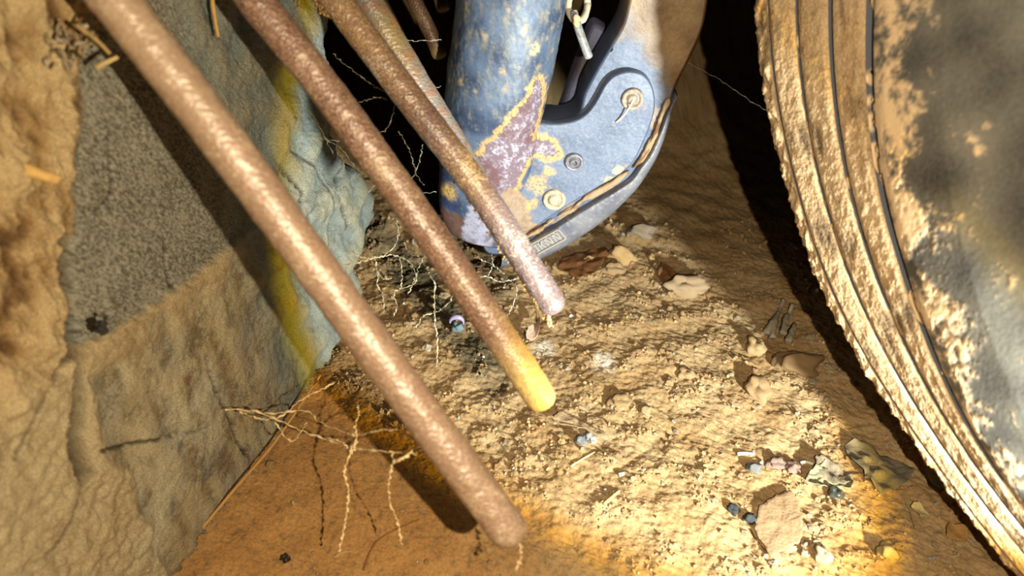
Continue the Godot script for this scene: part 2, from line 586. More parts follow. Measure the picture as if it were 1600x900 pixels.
func build_bars() -> void:
	var b := bar("rusty_bar", "nearest and longest rusty round bar slanting down past the wall", [130, -70, 180, 0, 315, 175, 480, 400, 640, 620, 808, 846], [0.236, 0.241, 0.254, 0.271, 0.285, 0.300], 0.0158, "near", "")
	flakes(b, "dust_wisp", [812, 850, 814, 872, 806, 892], 0.301, 1.2, 40, L(190, 160, 120), 3)
	b = bar("rusty_bar", "middle rusty round bar with a chisel worn tip coloured pale yellow as if torchlit", [355, -60, 398, 0, 513, 145, 700, 405, 855, 636], [0.300, 0.304, 0.314, 0.330, 0.346], 0.0150, "mid", "")
	b = bar("rusty_bar", "upper rusty round bar crossing in front of the blue hook with a frayed tip", [480, -60, 525, 0, 630, 140, 752, 302, 846, 448, 871, 488], [0.352, 0.355, 0.361, 0.369, 0.376, 0.378], 0.0146, "far", "")
	flakes(b, "rust_flake", [700, 262, 738, 322, 786, 398, 830, 466, 858, 506], 0.374, 2.2, 150, L(150, 124, 82), 5)
	flakes(b, "rust_flake", [845, 472, 856, 490, 862, 512], 0.376, 2.0, 50, L(214, 190, 140), 6)
	flakes(b, "rust_flake", [492, 0, 505, 18, 520, 24], 0.356, 3.0, 60, L(170, 132, 84), 7)
	bar("rusty_bar", "grey rusty bar tucked behind the upper bar beside the blue tube", [545, -50, 585, 20, 650, 130, 712, 232, 748, 292], [0.404, 0.41, 0.42, 0.43, 0.436], 0.0165, "grey", "")
	bar("rusty_bar", "thin reddish bar hanging in the dark gap beside the blue tube", [630, -40, 650, 5, 672, 50, 689, 92], [0.62, 0.62, 0.625, 0.63], 0.0125, "mid", "")
	bar("rusty_bar", "shortest reddish bar end at the top edge beside the blue tube", [672, -50, 684, -15, 694, 18], [0.66, 0.66, 0.66], 0.012, "mid", "")

# ------------------------------------------------------------------ hook
var rust_poly: PackedVector2Array
var spots := []
var fills := []
func hook_paint(p: Vector3, kind: String) -> Color:
	var q := Vector2(p.x, p.y)
	var s: float = nz.small.get_noise_3dv(p)
	var m: float = nz.mid.get_noise_3dv(p)
	var g: float = nz.grain.get_noise_3dv(p)
	var c := L(90, 102, 126).lerp(L(68, 80, 106), clampf(m * 1.2 + 0.3, 0, 1))
	var dirt := L(176, 146, 100)
	if kind == "tube":
		c = L(82, 98, 124).lerp(L(52, 66, 92), clampf(m * 1.3 + 0.3, 0, 1))
		var st: float = nz.small.get_noise_3d(p.x * 1.6, p.y * 0.45, p.z * 1.6)
		var fl: float = nz.lump.get_noise_3dv(p * 1.3)
		c = c.lerp(L(116, 116, 108), clampf(st * 0.9 + g * 0.8 + fl * 0.6 + (p.y - 0.16) * 4.0 - 0.05, 0, 0.85))
		c = c.lerp(L(172, 152, 122), clampf(fl * 1.5 + st * 0.4 + (p.y - 0.22) * 2.5 - 0.45, 0, 0.7))
		c = c.lerp(L(44, 40, 40), clampf(g * 1.2 - s - 0.7, 0, 0.6))
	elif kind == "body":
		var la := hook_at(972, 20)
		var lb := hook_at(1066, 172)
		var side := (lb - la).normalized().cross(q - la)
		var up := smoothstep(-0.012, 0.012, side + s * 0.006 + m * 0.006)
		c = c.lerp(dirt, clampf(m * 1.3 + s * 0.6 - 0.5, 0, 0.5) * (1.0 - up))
		c = c.lerp(L(142, 116, 76).lerp(L(110, 82, 48), clampf(m + 0.4 + s * 0.3, 0, 1)), up * 0.95)  # dirt beyond the torch's shadow line; its dark brown also carries that shade
	elif kind == "cheek":
		c = L(100, 112, 136).lerp(L(82, 94, 120), clampf(m + 0.4, 0, 1)).lerp(L(150, 150, 152), clampf(g * 0.6, 0, 0.3))
		c = c.lerp(dirt, clampf(m * 1.5 + s * 0.5 - 0.75, 0, 0.5))
	elif kind == "rim":
		c = L(148, 149, 158).lerp(L(116, 118, 134), clampf(m + 0.3, 0, 1)).lerp(L(196, 192, 190), clampf(g * 0.9 + s * 0.3 - 0.1, 0, 0.5))
		return c
	# the rust patch, its yellow primer border, loose yellow spots
	var e := sd_poly(q, rust_poly) + s * 0.0028 + g * 0.0018 + m * 0.001
	var yellow := L(196, 160, 100)
	if e < 0.0052 and e > 0.0:
		var y := smoothstep(0.0052, 0.0036, e) * smoothstep(0.0, 0.0008, e)
		c = c.lerp(L(60, 66, 70), smoothstep(0.003, 0.0, e) * 0.6).lerp(yellow, y * clampf(0.85 + g, 0.3, 1.0))
	elif e <= 0.0:
		c = L(116, 98, 108).lerp(L(178, 176, 194), clampf(g * 1.2 + s * 1.3 + 0.05, 0, 0.85)).lerp(L(98, 62, 62), clampf(m * 1.4, 0, 0.6))
	for k in fills:
		var fe := sd_poly(q, k[0]) + s * 0.0030 + g * 0.0012 + m * 0.001
		c = c.lerp((k[1] as Color).lerp(k[2], clampf(s * 0.8 + g * 0.8 + m * 0.5 + 0.35, 0, 1)), smoothstep(0.0016, -0.0016, fe) * 0.92)
	for k in spots:
		var w: Array = k
		var f := smoothstep(float(w[1]), float(w[1]) * 0.35, q.distance_to(w[0]) + s * 0.003)
		c = c.lerp(w[2], f * clampf(0.7 + g * 1.2 + m * 0.4, 0.0, 0.95))
	return c

func disc(r: float, h: float, prof: Array, c: Color) -> ArrayMesh:
	# lathed about z, prof = [radius share, height share] from the outside in
	var P := PackedVector3Array()
	var C := PackedColorArray()
	var n := 36
	for k in prof.size():
		for j in n:
			var a := TAU * j / n
			P.append(Vector3(cos(a) * r * prof[k][0], sin(a) * r * prof[k][0], h * prof[k][1]))
			C.append(c.lerp(L(90, 74, 58), clampf(nz.unit.get_noise_2d(cos(a) * 2.0 + k, sin(a) * 2.0) * 0.8, 0, 0.6)))
	return finish(P, C, grid_index(n, prof.size(), false, true))

func densify(pts: Array, n: int) -> Array:   # open pixel line -> n points
	var c := Curve2D.new()
	for k in pts.size():
		var t := Vector2.ZERO
		if k > 0 and k < pts.size() - 1: t = (pts[k + 1] - pts[k - 1]) / 6.0
		c.add_point(pts[k], -t, t)
	var out := []
	for k in n: out.append(c.sample_baked(c.get_baked_length() * k / (n - 1.0), true))
	return out

func build_hook() -> void:
	var root := thing("lower_link_hook", "big blue painted steel link arm ending in a curved claw hook", "tractor hook", Vector3(0, 0, -HOOK_FWD))
	rust_poly = poly2(V([838, 112, 846, 138, 836, 190, 832, 214, 862, 222, 868, 240, 850, 244, 830, 240, 816, 262, 806, 285, 795, 302, 768, 312, 742, 292, 740, 255, 755, 225, 775, 195, 800, 165, 822, 140]), HOOK_FWD, 3)
	var yel := L(212, 172, 92)
	var tan_ := L(170, 142, 112)
	for k in [[840, 288, 24, yel], [832, 320, 16, yel], [858, 268, 12, yel], [702, 300, 22, yel], [965, 265, 14, L(196, 186, 140)], [950, 280, 12, L(196, 186, 140)], [786, 92, 9, tan_], [722, 118, 8, L(190, 170, 130)], [835, 60, 12, L(186, 168, 128)], [715, 185, 8, L(50, 40, 36)]]:
		spots.append([hook_at(k[0], k[1]), k[2] * 0.00046, k[3]])
	fills = [
		[poly2(V([796, 290, 812, 302, 826, 320, 832, 345, 846, 356, 826, 376, 800, 366, 784, 342, 778, 312]), HOOK_FWD, 2), L(158, 136, 112), L(132, 104, 78)],
		[poly2(V([684, 322, 700, 334, 722, 336, 730, 350, 722, 386, 696, 384]), HOOK_FWD, 2), L(112, 80, 64), L(84, 56, 46)],
		[poly2(V([732, 322, 752, 318, 764, 350, 772, 392, 726, 386, 724, 356]), HOOK_FWD, 2), L(168, 166, 184), L(122, 108, 116)],
		[poly2(V([682, 258, 700, 262, 712, 300, 724, 322, 700, 330, 682, 320]), HOOK_FWD, 2), L(58, 72, 112), L(40, 48, 70)]]
	# tube: rows of flattened rings, round above, forged flat towards the cheek
	var le := densify(V([772, -420, 722, -70, 712, 0, 700, 90, 694, 140, 690, 200, 686, 260, 684, 320, 688, 350, 700, 372]), 360)
	var ri := densify(V([958, -420, 898, -70, 886, 10, 872, 90, 858, 150, 848, 190, 842, 230, 836, 290, 826, 340, 812, 392]), 360)
	var P := PackedVector3Array()
	var C := PackedColorArray()
	var sides := 240
	for k in 360:
		var a := hook_at(le[k].x, le[k].y)
		var b := hook_at(ri[k].x, ri[k].y)
		var mid := (a + b) / 2
		var half := (b - a) / 2
		var py: float = le[k].y
		var flat := smoothstep(150.0, 330.0, py)
		var rz := lerpf(half.length(), 0.016, flat)
		var cz := lerpf(-0.012, -0.013, flat)
		for j in sides:
			var an := TAU * j / sides
			var p := Vector3(mid.x + half.x * cos(an), mid.y + half.y * cos(an), cz + rz * sin(an))
			p += Vector3(cos(an), 0, sin(an)) * (nz.mid.get_noise_3dv(p) * 0.0009 + nz.small.get_noise_3dv(p) * 0.0003)
			P.append(p)
			C.append(hook_paint(p, "tube"))
	var I := grid_index(sides, 360, false, true)
	P.append(P[359 * sides] * 0.5 + P[359 * sides + sides / 2] * 0.5)
	C.append(L(90, 70, 60))
	var top := P.size()
	P.append((P[0] + P[sides / 2]) * 0.5)
	C.append(C[0])
	for j in sides: I.append_array([top, j, (j + 1) % sides])
	for j in sides: I.append_array([top - 1, 359 * sides + (j + 1) % sides, 359 * sides + j])
	put("tube", finish(P, C, I), M.paint, root)
	# hook body: arm, throat and claw in one forging behind the cheek
	var body := poly2(V([1078, -420, 1000, -70, 985, 0, 975, 40, 955, 76, 934, 112, 914, 150, 904, 184, 880, 196, 845, 198, 800, 240, 770, 300, 752, 350, 755, 400, 785, 407, 815, 395, 842, 377, 870, 359, 912, 333, 952, 309, 988, 286, 1005, 264, 1022, 241, 1038, 205, 1049, 178, 1060, 140, 1082, 96, 1100, 56, 1110, 10, 1116, -70, 1150, -420]))
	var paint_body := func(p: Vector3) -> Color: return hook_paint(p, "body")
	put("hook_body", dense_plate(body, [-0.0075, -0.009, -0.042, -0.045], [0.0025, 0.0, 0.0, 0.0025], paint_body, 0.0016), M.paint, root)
	# cheek plate
	var cheek := poly2(V([800, 200, 838, 193, 870, 194, 900, 188, 918, 176, 931, 158, 943, 136, 956, 121, 973, 113, 990, 112, 1007, 118, 1018, 132, 1023, 150, 1023, 172, 1016, 197, 1005, 225, 990, 253, 970, 272, 940, 290, 900, 314, 862, 338, 832, 358, 806, 366, 786, 340, 770, 300, 776, 250]))
	var paint_cheek := func(p: Vector3) -> Color: return hook_paint(p, "cheek")
	put("cheek_plate", dense_plate(cheek, [0.0, -0.0012, -0.008], [0.0012, 0.0, 0.0], paint_cheek, 0.0012), M.paint, root)
	# rim of the claw
	var inner := densify(V([1058, 150, 1044, 178, 1034, 204, 1018, 240, 1002, 262, 985, 284, 950, 306, 910, 330, 868, 356, 840, 374, 815, 392, 785, 405]), 120)
	var outer := densify(V([1062, 150, 1056, 190, 1045, 232, 1028, 272, 1005, 308, 982, 336, 955, 362, 920, 388, 885, 410, 850, 427, 815, 437, 780, 436]), 120)
	P = PackedVector3Array()
	C = PackedColorArray()
	var rows := 22
	for k in rows:
		for j in 120:
			var a := hook_at(inner[j].x, inner[j].y)
			var b := hook_at(outer[j].x, outer[j].y)
			var p: Vector3
			if k < 3:
				p = Vector3(a.x, a.y, -0.010 + 0.0045 * k)
				if k == 2: p += Vector3((b - a).x, (b - a).y, 0) * 0.03
			else:
				var t := (k - 3) / (rows - 4.0)
				var an := t * PI * 0.5
				var s2 := 0.05 + 0.95 * sin(an)
				p = Vector3(lerpf(a.x, b.x, s2), lerpf(a.y, b.y, s2), 0.0 - 0.034 * (1.0 - cos(an)))
			p.z += nz.small.get_noise_3dv(p) * 0.0003
			P.append(p)
			C.append(hook_paint(p, "rim"))
	for j in 120:                       # the back of the rim goes straight on
		P.append(P[(rows - 1) * 120 + j] + Vector3(0, 0, -0.012))
		C.append(C[(rows - 1) * 120 + j])
	put("claw_rim", finish(P, C, grid_index(120, rows + 1, false)), M.steel, root)
	# dirt packed into the groove between cheek and rim
	for seg in [V([1048, 158, 1036, 186, 1024, 216, 1010, 246, 990, 268]), V([985, 272, 950, 296, 905, 324, 872, 344]), V([866, 348, 845, 362, 826, 374, 812, 388])]:
		var raw := PackedVector3Array()
		for q in densify(seg, 40):
			var w := hook_at(q.x, q.y)
			raw.append(Vector3(w.x, w.y, -0.0055))
		var rad := func(t: float, a: float, p: Vector3) -> float: return 0.0025 * (0.85 + nz.mid.get_noise_3dv(p * 1.7) * 0.8 + nz.small.get_noise_3dv(p * 2.0) * 0.25 + nz.grain.get_noise_3dv(p) * 0.15) * sqrt(maxf(0.02, 1.0 - pow(t * 2.0 - 1.0, 6.0)))
		var col := func(t: float, a: float, p: Vector3) -> Color: return L(150, 126, 98).lerp(L(88, 62, 44), clampf(nz.mid.get_noise_3dv(p * 1.5) * 1.4 + nz.small.get_noise_3dv(p) * 0.8 + 0.1, 0, 0.85))
		tag(put("packed_dirt", tube(raw, 14, rad, col), M.plain, root), "tan dirt packed in the groove along the claw rim", "")
	# rivets
	var ring := [[1.0, -0.6], [1.0, 0.5], [0.93, 0.85], [0.80, 0.95], [0.68, 0.8], [0.62, 0.35]]
	var steel := L(150, 150, 158)
	var w1 := hook_at(988, 154)
	var o := put("pivot_pin", disc(0.0083, 0.0035, ring + [[0.5, 0.3], [0.46, 0.9], [0.3, 1.25], [0.0, 1.3]], L(150, 140, 128)), M.plain, root, Vector3(w1.x, w1.y, 0))
	var wire := PackedVector3Array()
	for q in [[0.001, 0.003, 0.0038], [-0.0008, -0.001, 0.0052], [-0.003, -0.006, 0.0048], [-0.0062, -0.0125, 0.0030], [-0.0105, -0.0178, 0.0012]]: wire.append(Vector3(q[0], q[1], q[2]))
	put("cotter_wire", tube(smooth_path(wire, 30), 8, func(t, a, p): return 0.0007, func(t, a, p): return L(206, 194, 170)), M.plain, o)
	w1 = hook_at(897, 252)
	put("rivet", disc(0.0073, 0.0036, ring + [[0.55, 0.35], [0.42, 1.1], [0.30, 1.15], [0.22, 0.3], [0.0, 0.1]], steel), M.steel, root, Vector3(w1.x, w1.y, 0))
	w1 = hook_at(866, 311)
	put("rivet", disc(0.0092, 0.0032, ring + [[0.56, 0.35], [0.5, 1.0], [0.38, 1.35], [0.2, 1.5], [0.0, 1.55]], L(176, 160, 140)), M.plain, root, Vector3(w1.x, w1.y, 0))
	# cast maker's plate on the rim: a raised frame round raised letters
	var pa := hook_at(830, 391)
	var pb := hook_at(881, 363)
	var ang := (pb - pa).angle()
	var plate := Node3D.new()
	plate.name = "cast_plate"
	root.add_child(plate)
	plate.position = Vector3((pa.x + pb.x) / 2, (pa.y + pb.y) / 2, 0.0002)
	plate.basis = Basis(Vector3(0, 0, 1), ang) * Basis(Vector3(1, 0, 0), 0.2)
	var wid := 0.0285
	var hei := 0.0125
	var frame := SurfaceTool.new()
	frame.begin(Mesh.PRIMITIVE_TRIANGLES)
	for e in [[0.0, hei / 2, wid, 0.0014], [0.0, -hei / 2, wid, 0.0014], [wid / 2, 0.0, 0.0014, hei], [-wid / 2, 0.0, 0.0014, hei]]:
		var bm := BoxMesh.new()
		bm.size = Vector3(e[2], e[3], 0.0024)
		frame.append_from(bm, 0, Transform3D(Basis(), Vector3(e[0], e[1], 0)))
	put("plate_frame", frame.commit(), M.worn, plate)
	var tm := TextMesh.new()
	var font := SystemFont.new()
	font.font_names = PackedStringArray(["Droid Sans"])
	font.font_weight = 700
	tm.font = font
	tm.text = "IKNN"
	tm.font_size = 32
	tm.pixel_size = 0.0003
	tm.depth = 0.0024
	var letters := put("cast_letters", tm, M.worn, plate, Vector3(0, 0, 0))
	var box := tm.get_aabb().size
	letters.scale = Vector3(0.024 / maxf(box.x, 0.001), 0.0088 / maxf(box.y, 0.001), 1)
	# what shows through the mouth of the hook
	var back := thing("spacer_bar", "dark blue-grey steel bar in shade behind the hook mouth", "bar", Vector3(0, 0, -0.58))
	var bp := poly2(V([925, 40, 950, 48, 966, 62, 962, 84, 930, 150, 908, 205, 896, 300, 886, 398, 838, 398, 850, 300, 866, 205, 884, 150, 904, 92]), 0.58)
	var pc := func(p: Vector3) -> Color: return L(124, 130, 168).lerp(L(92, 86, 96), clampf(nz.mid.get_noise_3dv(p) + 0.3, 0, 1))
	put("bar", dense_plate(bp, [0.0, -0.003, -0.02], [0.003, 0.0, 0.0], pc, 0.002), M.paint, back)
	# linch pin
	var lp := thing("linch_pin", "small steel linch pin hanging from a dirty ring beside the tube", "pin", at(903, 20, 0.53))
	var ringpts := PackedVector3Array()
	for k in 25:
		var a := TAU * k / 24.0
		ringpts.append(at(903 + 15 * cos(a), 6 + 27 * sin(a), 0.53 + 0.004 * cos(a)) - lp.position)
	put("ring", tube(ringpts, 12, func(t, a, p): return 0.0026 * (1.0 + nz.small.get_noise_3dv(p * 2.0) * 0.3), func(t, a, p): return L(176, 164, 144)), M.plain, lp)
	var pin := smooth_path(PackedVector3Array([at(896, 18, 0.525) - lp.position, at(905, 48, 0.525) - lp.position, at(921, 92, 0.53) - lp.position]), 60)
	put("pin", tube(pin, 20, func(t, a, p): return 0.0029 * (1.0 + 0.1 * t) * (sqrt(maxf(0.0, 1.0 - pow(maxf(t - 0.94, 0) / 0.061, 2.0))) * 0.8 + 0.2), func(t, a, p): return L(176, 180, 182).lerp(L(130, 112, 88), clampf(nz.small.get_noise_3dv(p * 1.5) * 1.2, 0, 0.7))), M.steel, lp)
	put("dirt_lump", blob(1, L(190, 160, 120)), M.plain, lp, at(901, 32, 0.52) - lp.position).scale = Vector3(0.003, 0.004, 0.003)

# a plate with a dense front face: the outline is lofted to the back, the front is a grid cut to the outline
func dense_plate(poly: PackedVector2Array, zs: Array, ins: Array, color: Callable, cell: float) -> ArrayMesh:
	var rings := []
	for k in zs.size(): rings.append(inset(poly, ins[k]) if ins[k] > 0.0 else poly)
	var n := poly.size()
	var P := PackedVector3Array()
	var C := PackedColorArray()
	var I := PackedInt32Array()
	var ccw := not Geometry2D.is_polygon_clockwise(poly)
	for k in rings.size():
		for j in n:
			var v: Vector2 = rings[k][j]
			P.append(Vector3(v.x, v.y, zs[k]))
			C.append(color.call(P[-1]))
	for k in rings.size() - 1:
		for j in n:
			var a := k * n + j
			var b := k * n + (j + 1) % n
			if ccw: I.append_array([a, b, a + n, b, b + n, a + n])
			else: I.append_array([a, a + n, b, b, a + n, b + n])
	# front: outline points and grid points inside, joined by Delaunay
	var front: PackedVector2Array = rings[0]
	var pts := PackedVector2Array(front)
	var lo := front[0]
	var hi := front[0]
	for v in front:
		lo = lo.min(v)
		hi = hi.max(v)
	var y := lo.y
	var row := 0
	while y < hi.y:
		var x := lo.x + (cell * 0.5 if row % 2 else 0.0)
		while x < hi.x:
			var v := Vector2(x + sin(x * 9e3 + y * 7e3) * cell * 0.12, y + cos(x * 8e3 - y * 5e3) * cell * 0.12)
			if Geometry2D.is_point_in_polygon(v, front):
				var near := false
				for w in front:
					if w.distance_squared_to(v) < cell * cell * 0.36:
						near = true
						break
				if not near: pts.append(v)
			x += cell
		y += cell * 0.87
		row += 1
	var base := P.size()
	for v in pts:
		var p := Vector3(v.x, v.y, zs[0])
		C.append(color.call(p))
		p.z += nz.mid.get_noise_3dv(p) * 0.0004 + nz.small.get_noise_3dv(p) * 0.00015
		P.append(p)
	var tri := Geometry2D.triangulate_delaunay(pts)
	for q in range(0, tri.size(), 3):
		var a := pts[tri[q]]
		var b := pts[tri[q + 1]]
		var c := pts[tri[q + 2]]
		if not Geometry2D.is_point_in_polygon((a + b + c) / 3.0, front): continue
		if (b - a).cross(c - a) < 0.0: I.append_array([base + tri[q], base + tri[q + 1], base + tri[q + 2]])
		else: I.append_array([base + tri[q], base + tri[q + 2], base + tri[q + 1]])
	# back
	var bb := P.size()
	for j in n:
		P.append(P[(rings.size() - 1) * n + j])
		C.append(C[(rings.size() - 1) * n + j])
	var bt := Geometry2D.triangulate_polygon(rings[-1])
	for q in range(0, bt.size(), 3):
		var a: Vector2 = rings[-1][bt[q]]
		var b: Vector2 = rings[-1][bt[q + 1]]
		var c: Vector2 = rings[-1][bt[q + 2]]
		if (b - a).cross(c - a) > 0.0: I.append_array([bb + bt[q], bb + bt[q + 1], bb + bt[q + 2]])
		else: I.append_array([bb + bt[q], bb + bt[q + 2], bb + bt[q + 1]])
	return finish(P, C, I)

# ------------------------------------------------------------------ tyre
func build_tyre() -> void:
	var axis := Vector3(-0.8339, 0.0367, 0.5507).normalized()     # out of the side that shows
	var mid := Vector3(0.3376, 0.3677, -0.112)
	var e1 := axis.cross(Vector3.UP).normalized()                  # towards the far left edge
	if e1.z > 0.0: e1 = -e1
	var e2 := Vector3.UP - axis * axis.y
	e2 = e2.normalized()
	var root := thing("tyre", "dust caked black rubber tyre with ring grooves leaning in from the right", "tyre", mid - Vector3(0, mid.y, 0))
	# angles: fine over the part that the picture shows
	var an := steps([deg_to_rad(-45.0), deg_to_rad(-22.0), deg_to_rad(2.0), deg_to_rad(72.0), deg_to_rad(0.19), deg_to_rad(314.0), deg_to_rad(4.0)])
	# bands: [name, profile points (r, w)], outside in
	var bands := [
		["tread", [[0.340, -0.20], [0.364, -0.18], [0.375, -0.15], [0.380, -0.06], [0.3802, -0.022]], 3],
		["shoulder", [[0.3802, -0.022], [0.380, -0.012], [0.3785, -0.005], [0.3745, 0.001], [0.3667, 0.0042]], 1],
		["groove", [[0.3667, 0.0042], [0.3665, 0.0004], [0.3653, 0.0004], [0.3652, 0.0048]], 2],
		["rib", [[0.3652, 0.0048], [0.3640, 0.0053], [0.351, 0.0078], [0.3494, 0.0080]], 1],
		["groove", [[0.3494, 0.0080], [0.3492, 0.0040], [0.3477, 0.0040], [0.3476, 0.0084]], 2],
		["rib", [[0.3476, 0.0084], [0.346, 0.0090], [0.332, 0.0132], [0.3300, 0.0136]], 1],
		["groove", [[0.3300, 0.0136], [0.3297, 0.0094], [0.3276, 0.0096], [0.3274, 0.0144]], 2],
		["rib", [[0.3274, 0.0144], [0.325, 0.0152], [0.313, 0.0192], [0.3107, 0.0198]], 1],
		["groove", [[0.3107, 0.0198], [0.3102, 0.0158], [0.3066, 0.0166], [0.3062, 0.0214]], 2],
		["sidewall", [[0.3062, 0.0214], [0.300, 0.0244], [0.27, 0.0340], [0.23, 0.0410], [0.19, 0.0420], [0.17, 0.0390]], 0],
		["rim", [[0.17, 0.0390], [0.166, 0.034], [0.160, 0.012], [0.02, 0.010], [0.0, 0.010]], 3]]
	var mud := L(206, 178, 140)
	var mud2 := L(178, 146, 106)
	var rubber := L(40, 40, 42)
	var grey := L(84, 86, 92)
	for b in bands:
		var prof: Array = b[1]
		var kind: int = b[2]
		# resample the profile
		var line := PackedVector2Array()
		for q in prof: line.append(Vector2(q[0], q[1]))
		var pts := PackedVector2Array()
		var cell := 0.0012 if kind < 2 else (0.0006 if kind == 2 else 0.012)
		for k in line.size() - 1:
			var n := maxi(1, int(ceil(line[k].distance_to(line[k + 1]) / cell)))
			for j in n: pts.append(line[k].lerp(line[k + 1], j / float(n)))
		pts.append(line[-1])
		var nu := an.size()
		var nv := pts.size()
		var P := PackedVector3Array()
		var C := PackedColorArray()
		P.resize(nu * nv)
		C.resize(nu * nv)
		for v in nv:
			var k0 := maxi(v - 1, 0)
			var k1 := mini(v + 1, nv - 1)
			var tan := (pts[k1] - pts[k0]).normalized()
			var nrm := Vector2(-tan.y, tan.x)          # outwards of the tyre
			if nrm.dot(Vector2(0.3, 1.0)) < 0.0: nrm = -nrm
			var endness := minf(1.0, minf(v, nv - 1 - v) / 3.0)
			for u in nu:
				var a := an[u]
				var radial := e1 * cos(a) - e2 * sin(a)
				# the loaded tyre squats: its outer rings flatten towards the ground
				var ad := rad_to_deg(a)
				var squat := smoothstep(-40.0, 17.0, ad) * 0.022 - smoothstep(14.0, 40.0, ad) * 0.022 - smoothstep(36.0, 62.0, ad) * 0.036 + smoothstep(100.0, 140.0, ad) * 0.036
				var share := (maxf(pts[v].x, 0.296) - 0.332) / 0.047
				if share < 0.0: share *= 1.6
				var p := mid + radial * pts[v].x * (1.0 + squat * share) + axis * pts[v].y
				var s: float = nz.small.get_noise_3dv(p)
				var g: float = nz.grain.get_noise_3dv(p)
				var m: float = nz.mid.get_noise_3dv(p)
				var c := rubber
				var d := 0.0
				if kind == 1:
					# mud in streaks along the rings, thin here and there
					var streak: float = nz.lump.get_noise_3d(pts[v].x * 2.2, a * 0.13, pts[v].y * 2.2)
					var bare := clampf(m * 1.3 + streak * 1.0 + g * 0.5 - 0.55, 0, 1)
					c = mud.lerp(mud2, clampf(streak * 1.0 + s * 0.5 + 0.3, 0, 1)).lerp(L(86, 70, 52), clampf(s * 1.4 + g * 0.6 - 0.55, 0, 0.8)).lerp(rubber, bare * 0.75)
					d = 0.0006 + s * 0.0004 + g * 0.0003 - bare * 0.0006 + (m * 0.0004 if b[0] == "shoulder" else 0.0)
					if b[0] == "shoulder": d += nz.lump.get_noise_3dv(p * 2.0) * 0.0022 + g * 0.0005 + 0.0003
				elif kind == 2:
					var fill := smoothstep(0.35, 0.6, m + s * 0.4)
					c = grey.lerp(mud, fill * 0.8)
					d = fill * 0.002
				elif kind == 0:
					var far := smoothstep(0.298, 0.268, pts[v].x)
					var cover := clampf(m * 1.1 + s * 1.0 + g * 0.5 + 0.42 - far * 1.25, 0, 0.9)
					c = rubber.lerp(L(114, 111, 102), clampf(0.5 + m * 0.35 + g * 0.2, 0, 1)).lerp(mud, cover)
					d = cover * 0.0006 + g * 0.0001
				else:
					c = rubber.lerp(mud2, clampf(m * 0.4 + s * 0.2 + 0.55, 0, 0.8))
				p += (radial * nrm.x + axis * nrm.y) * d * endness
				P[v * nu + u] = p - root.position
				C[v * nu + u] = c
		var I := grid_index(nu, nv, false)
		# turn faces outwards
		var i0 := (nv / 2) * (nu - 1) * 6 + 60 * 6
		i0 = mini(i0, I.size() - 3)
		var fn := (P[I[i0 + 2]] - P[I[i0]]).cross(P[I[i0 + 1]] - P[I[i0]])
		var want: Vector3 = axis if b[0] != "tread" else (P[I[i0]] + root.position - mid)
		if fn.dot(want) < 0.0: I = grid_index(nu, nv, true)
		put(b[0], finish(P, C, I), M.rubber if kind in [0, 2, 3] else M.mud, root)

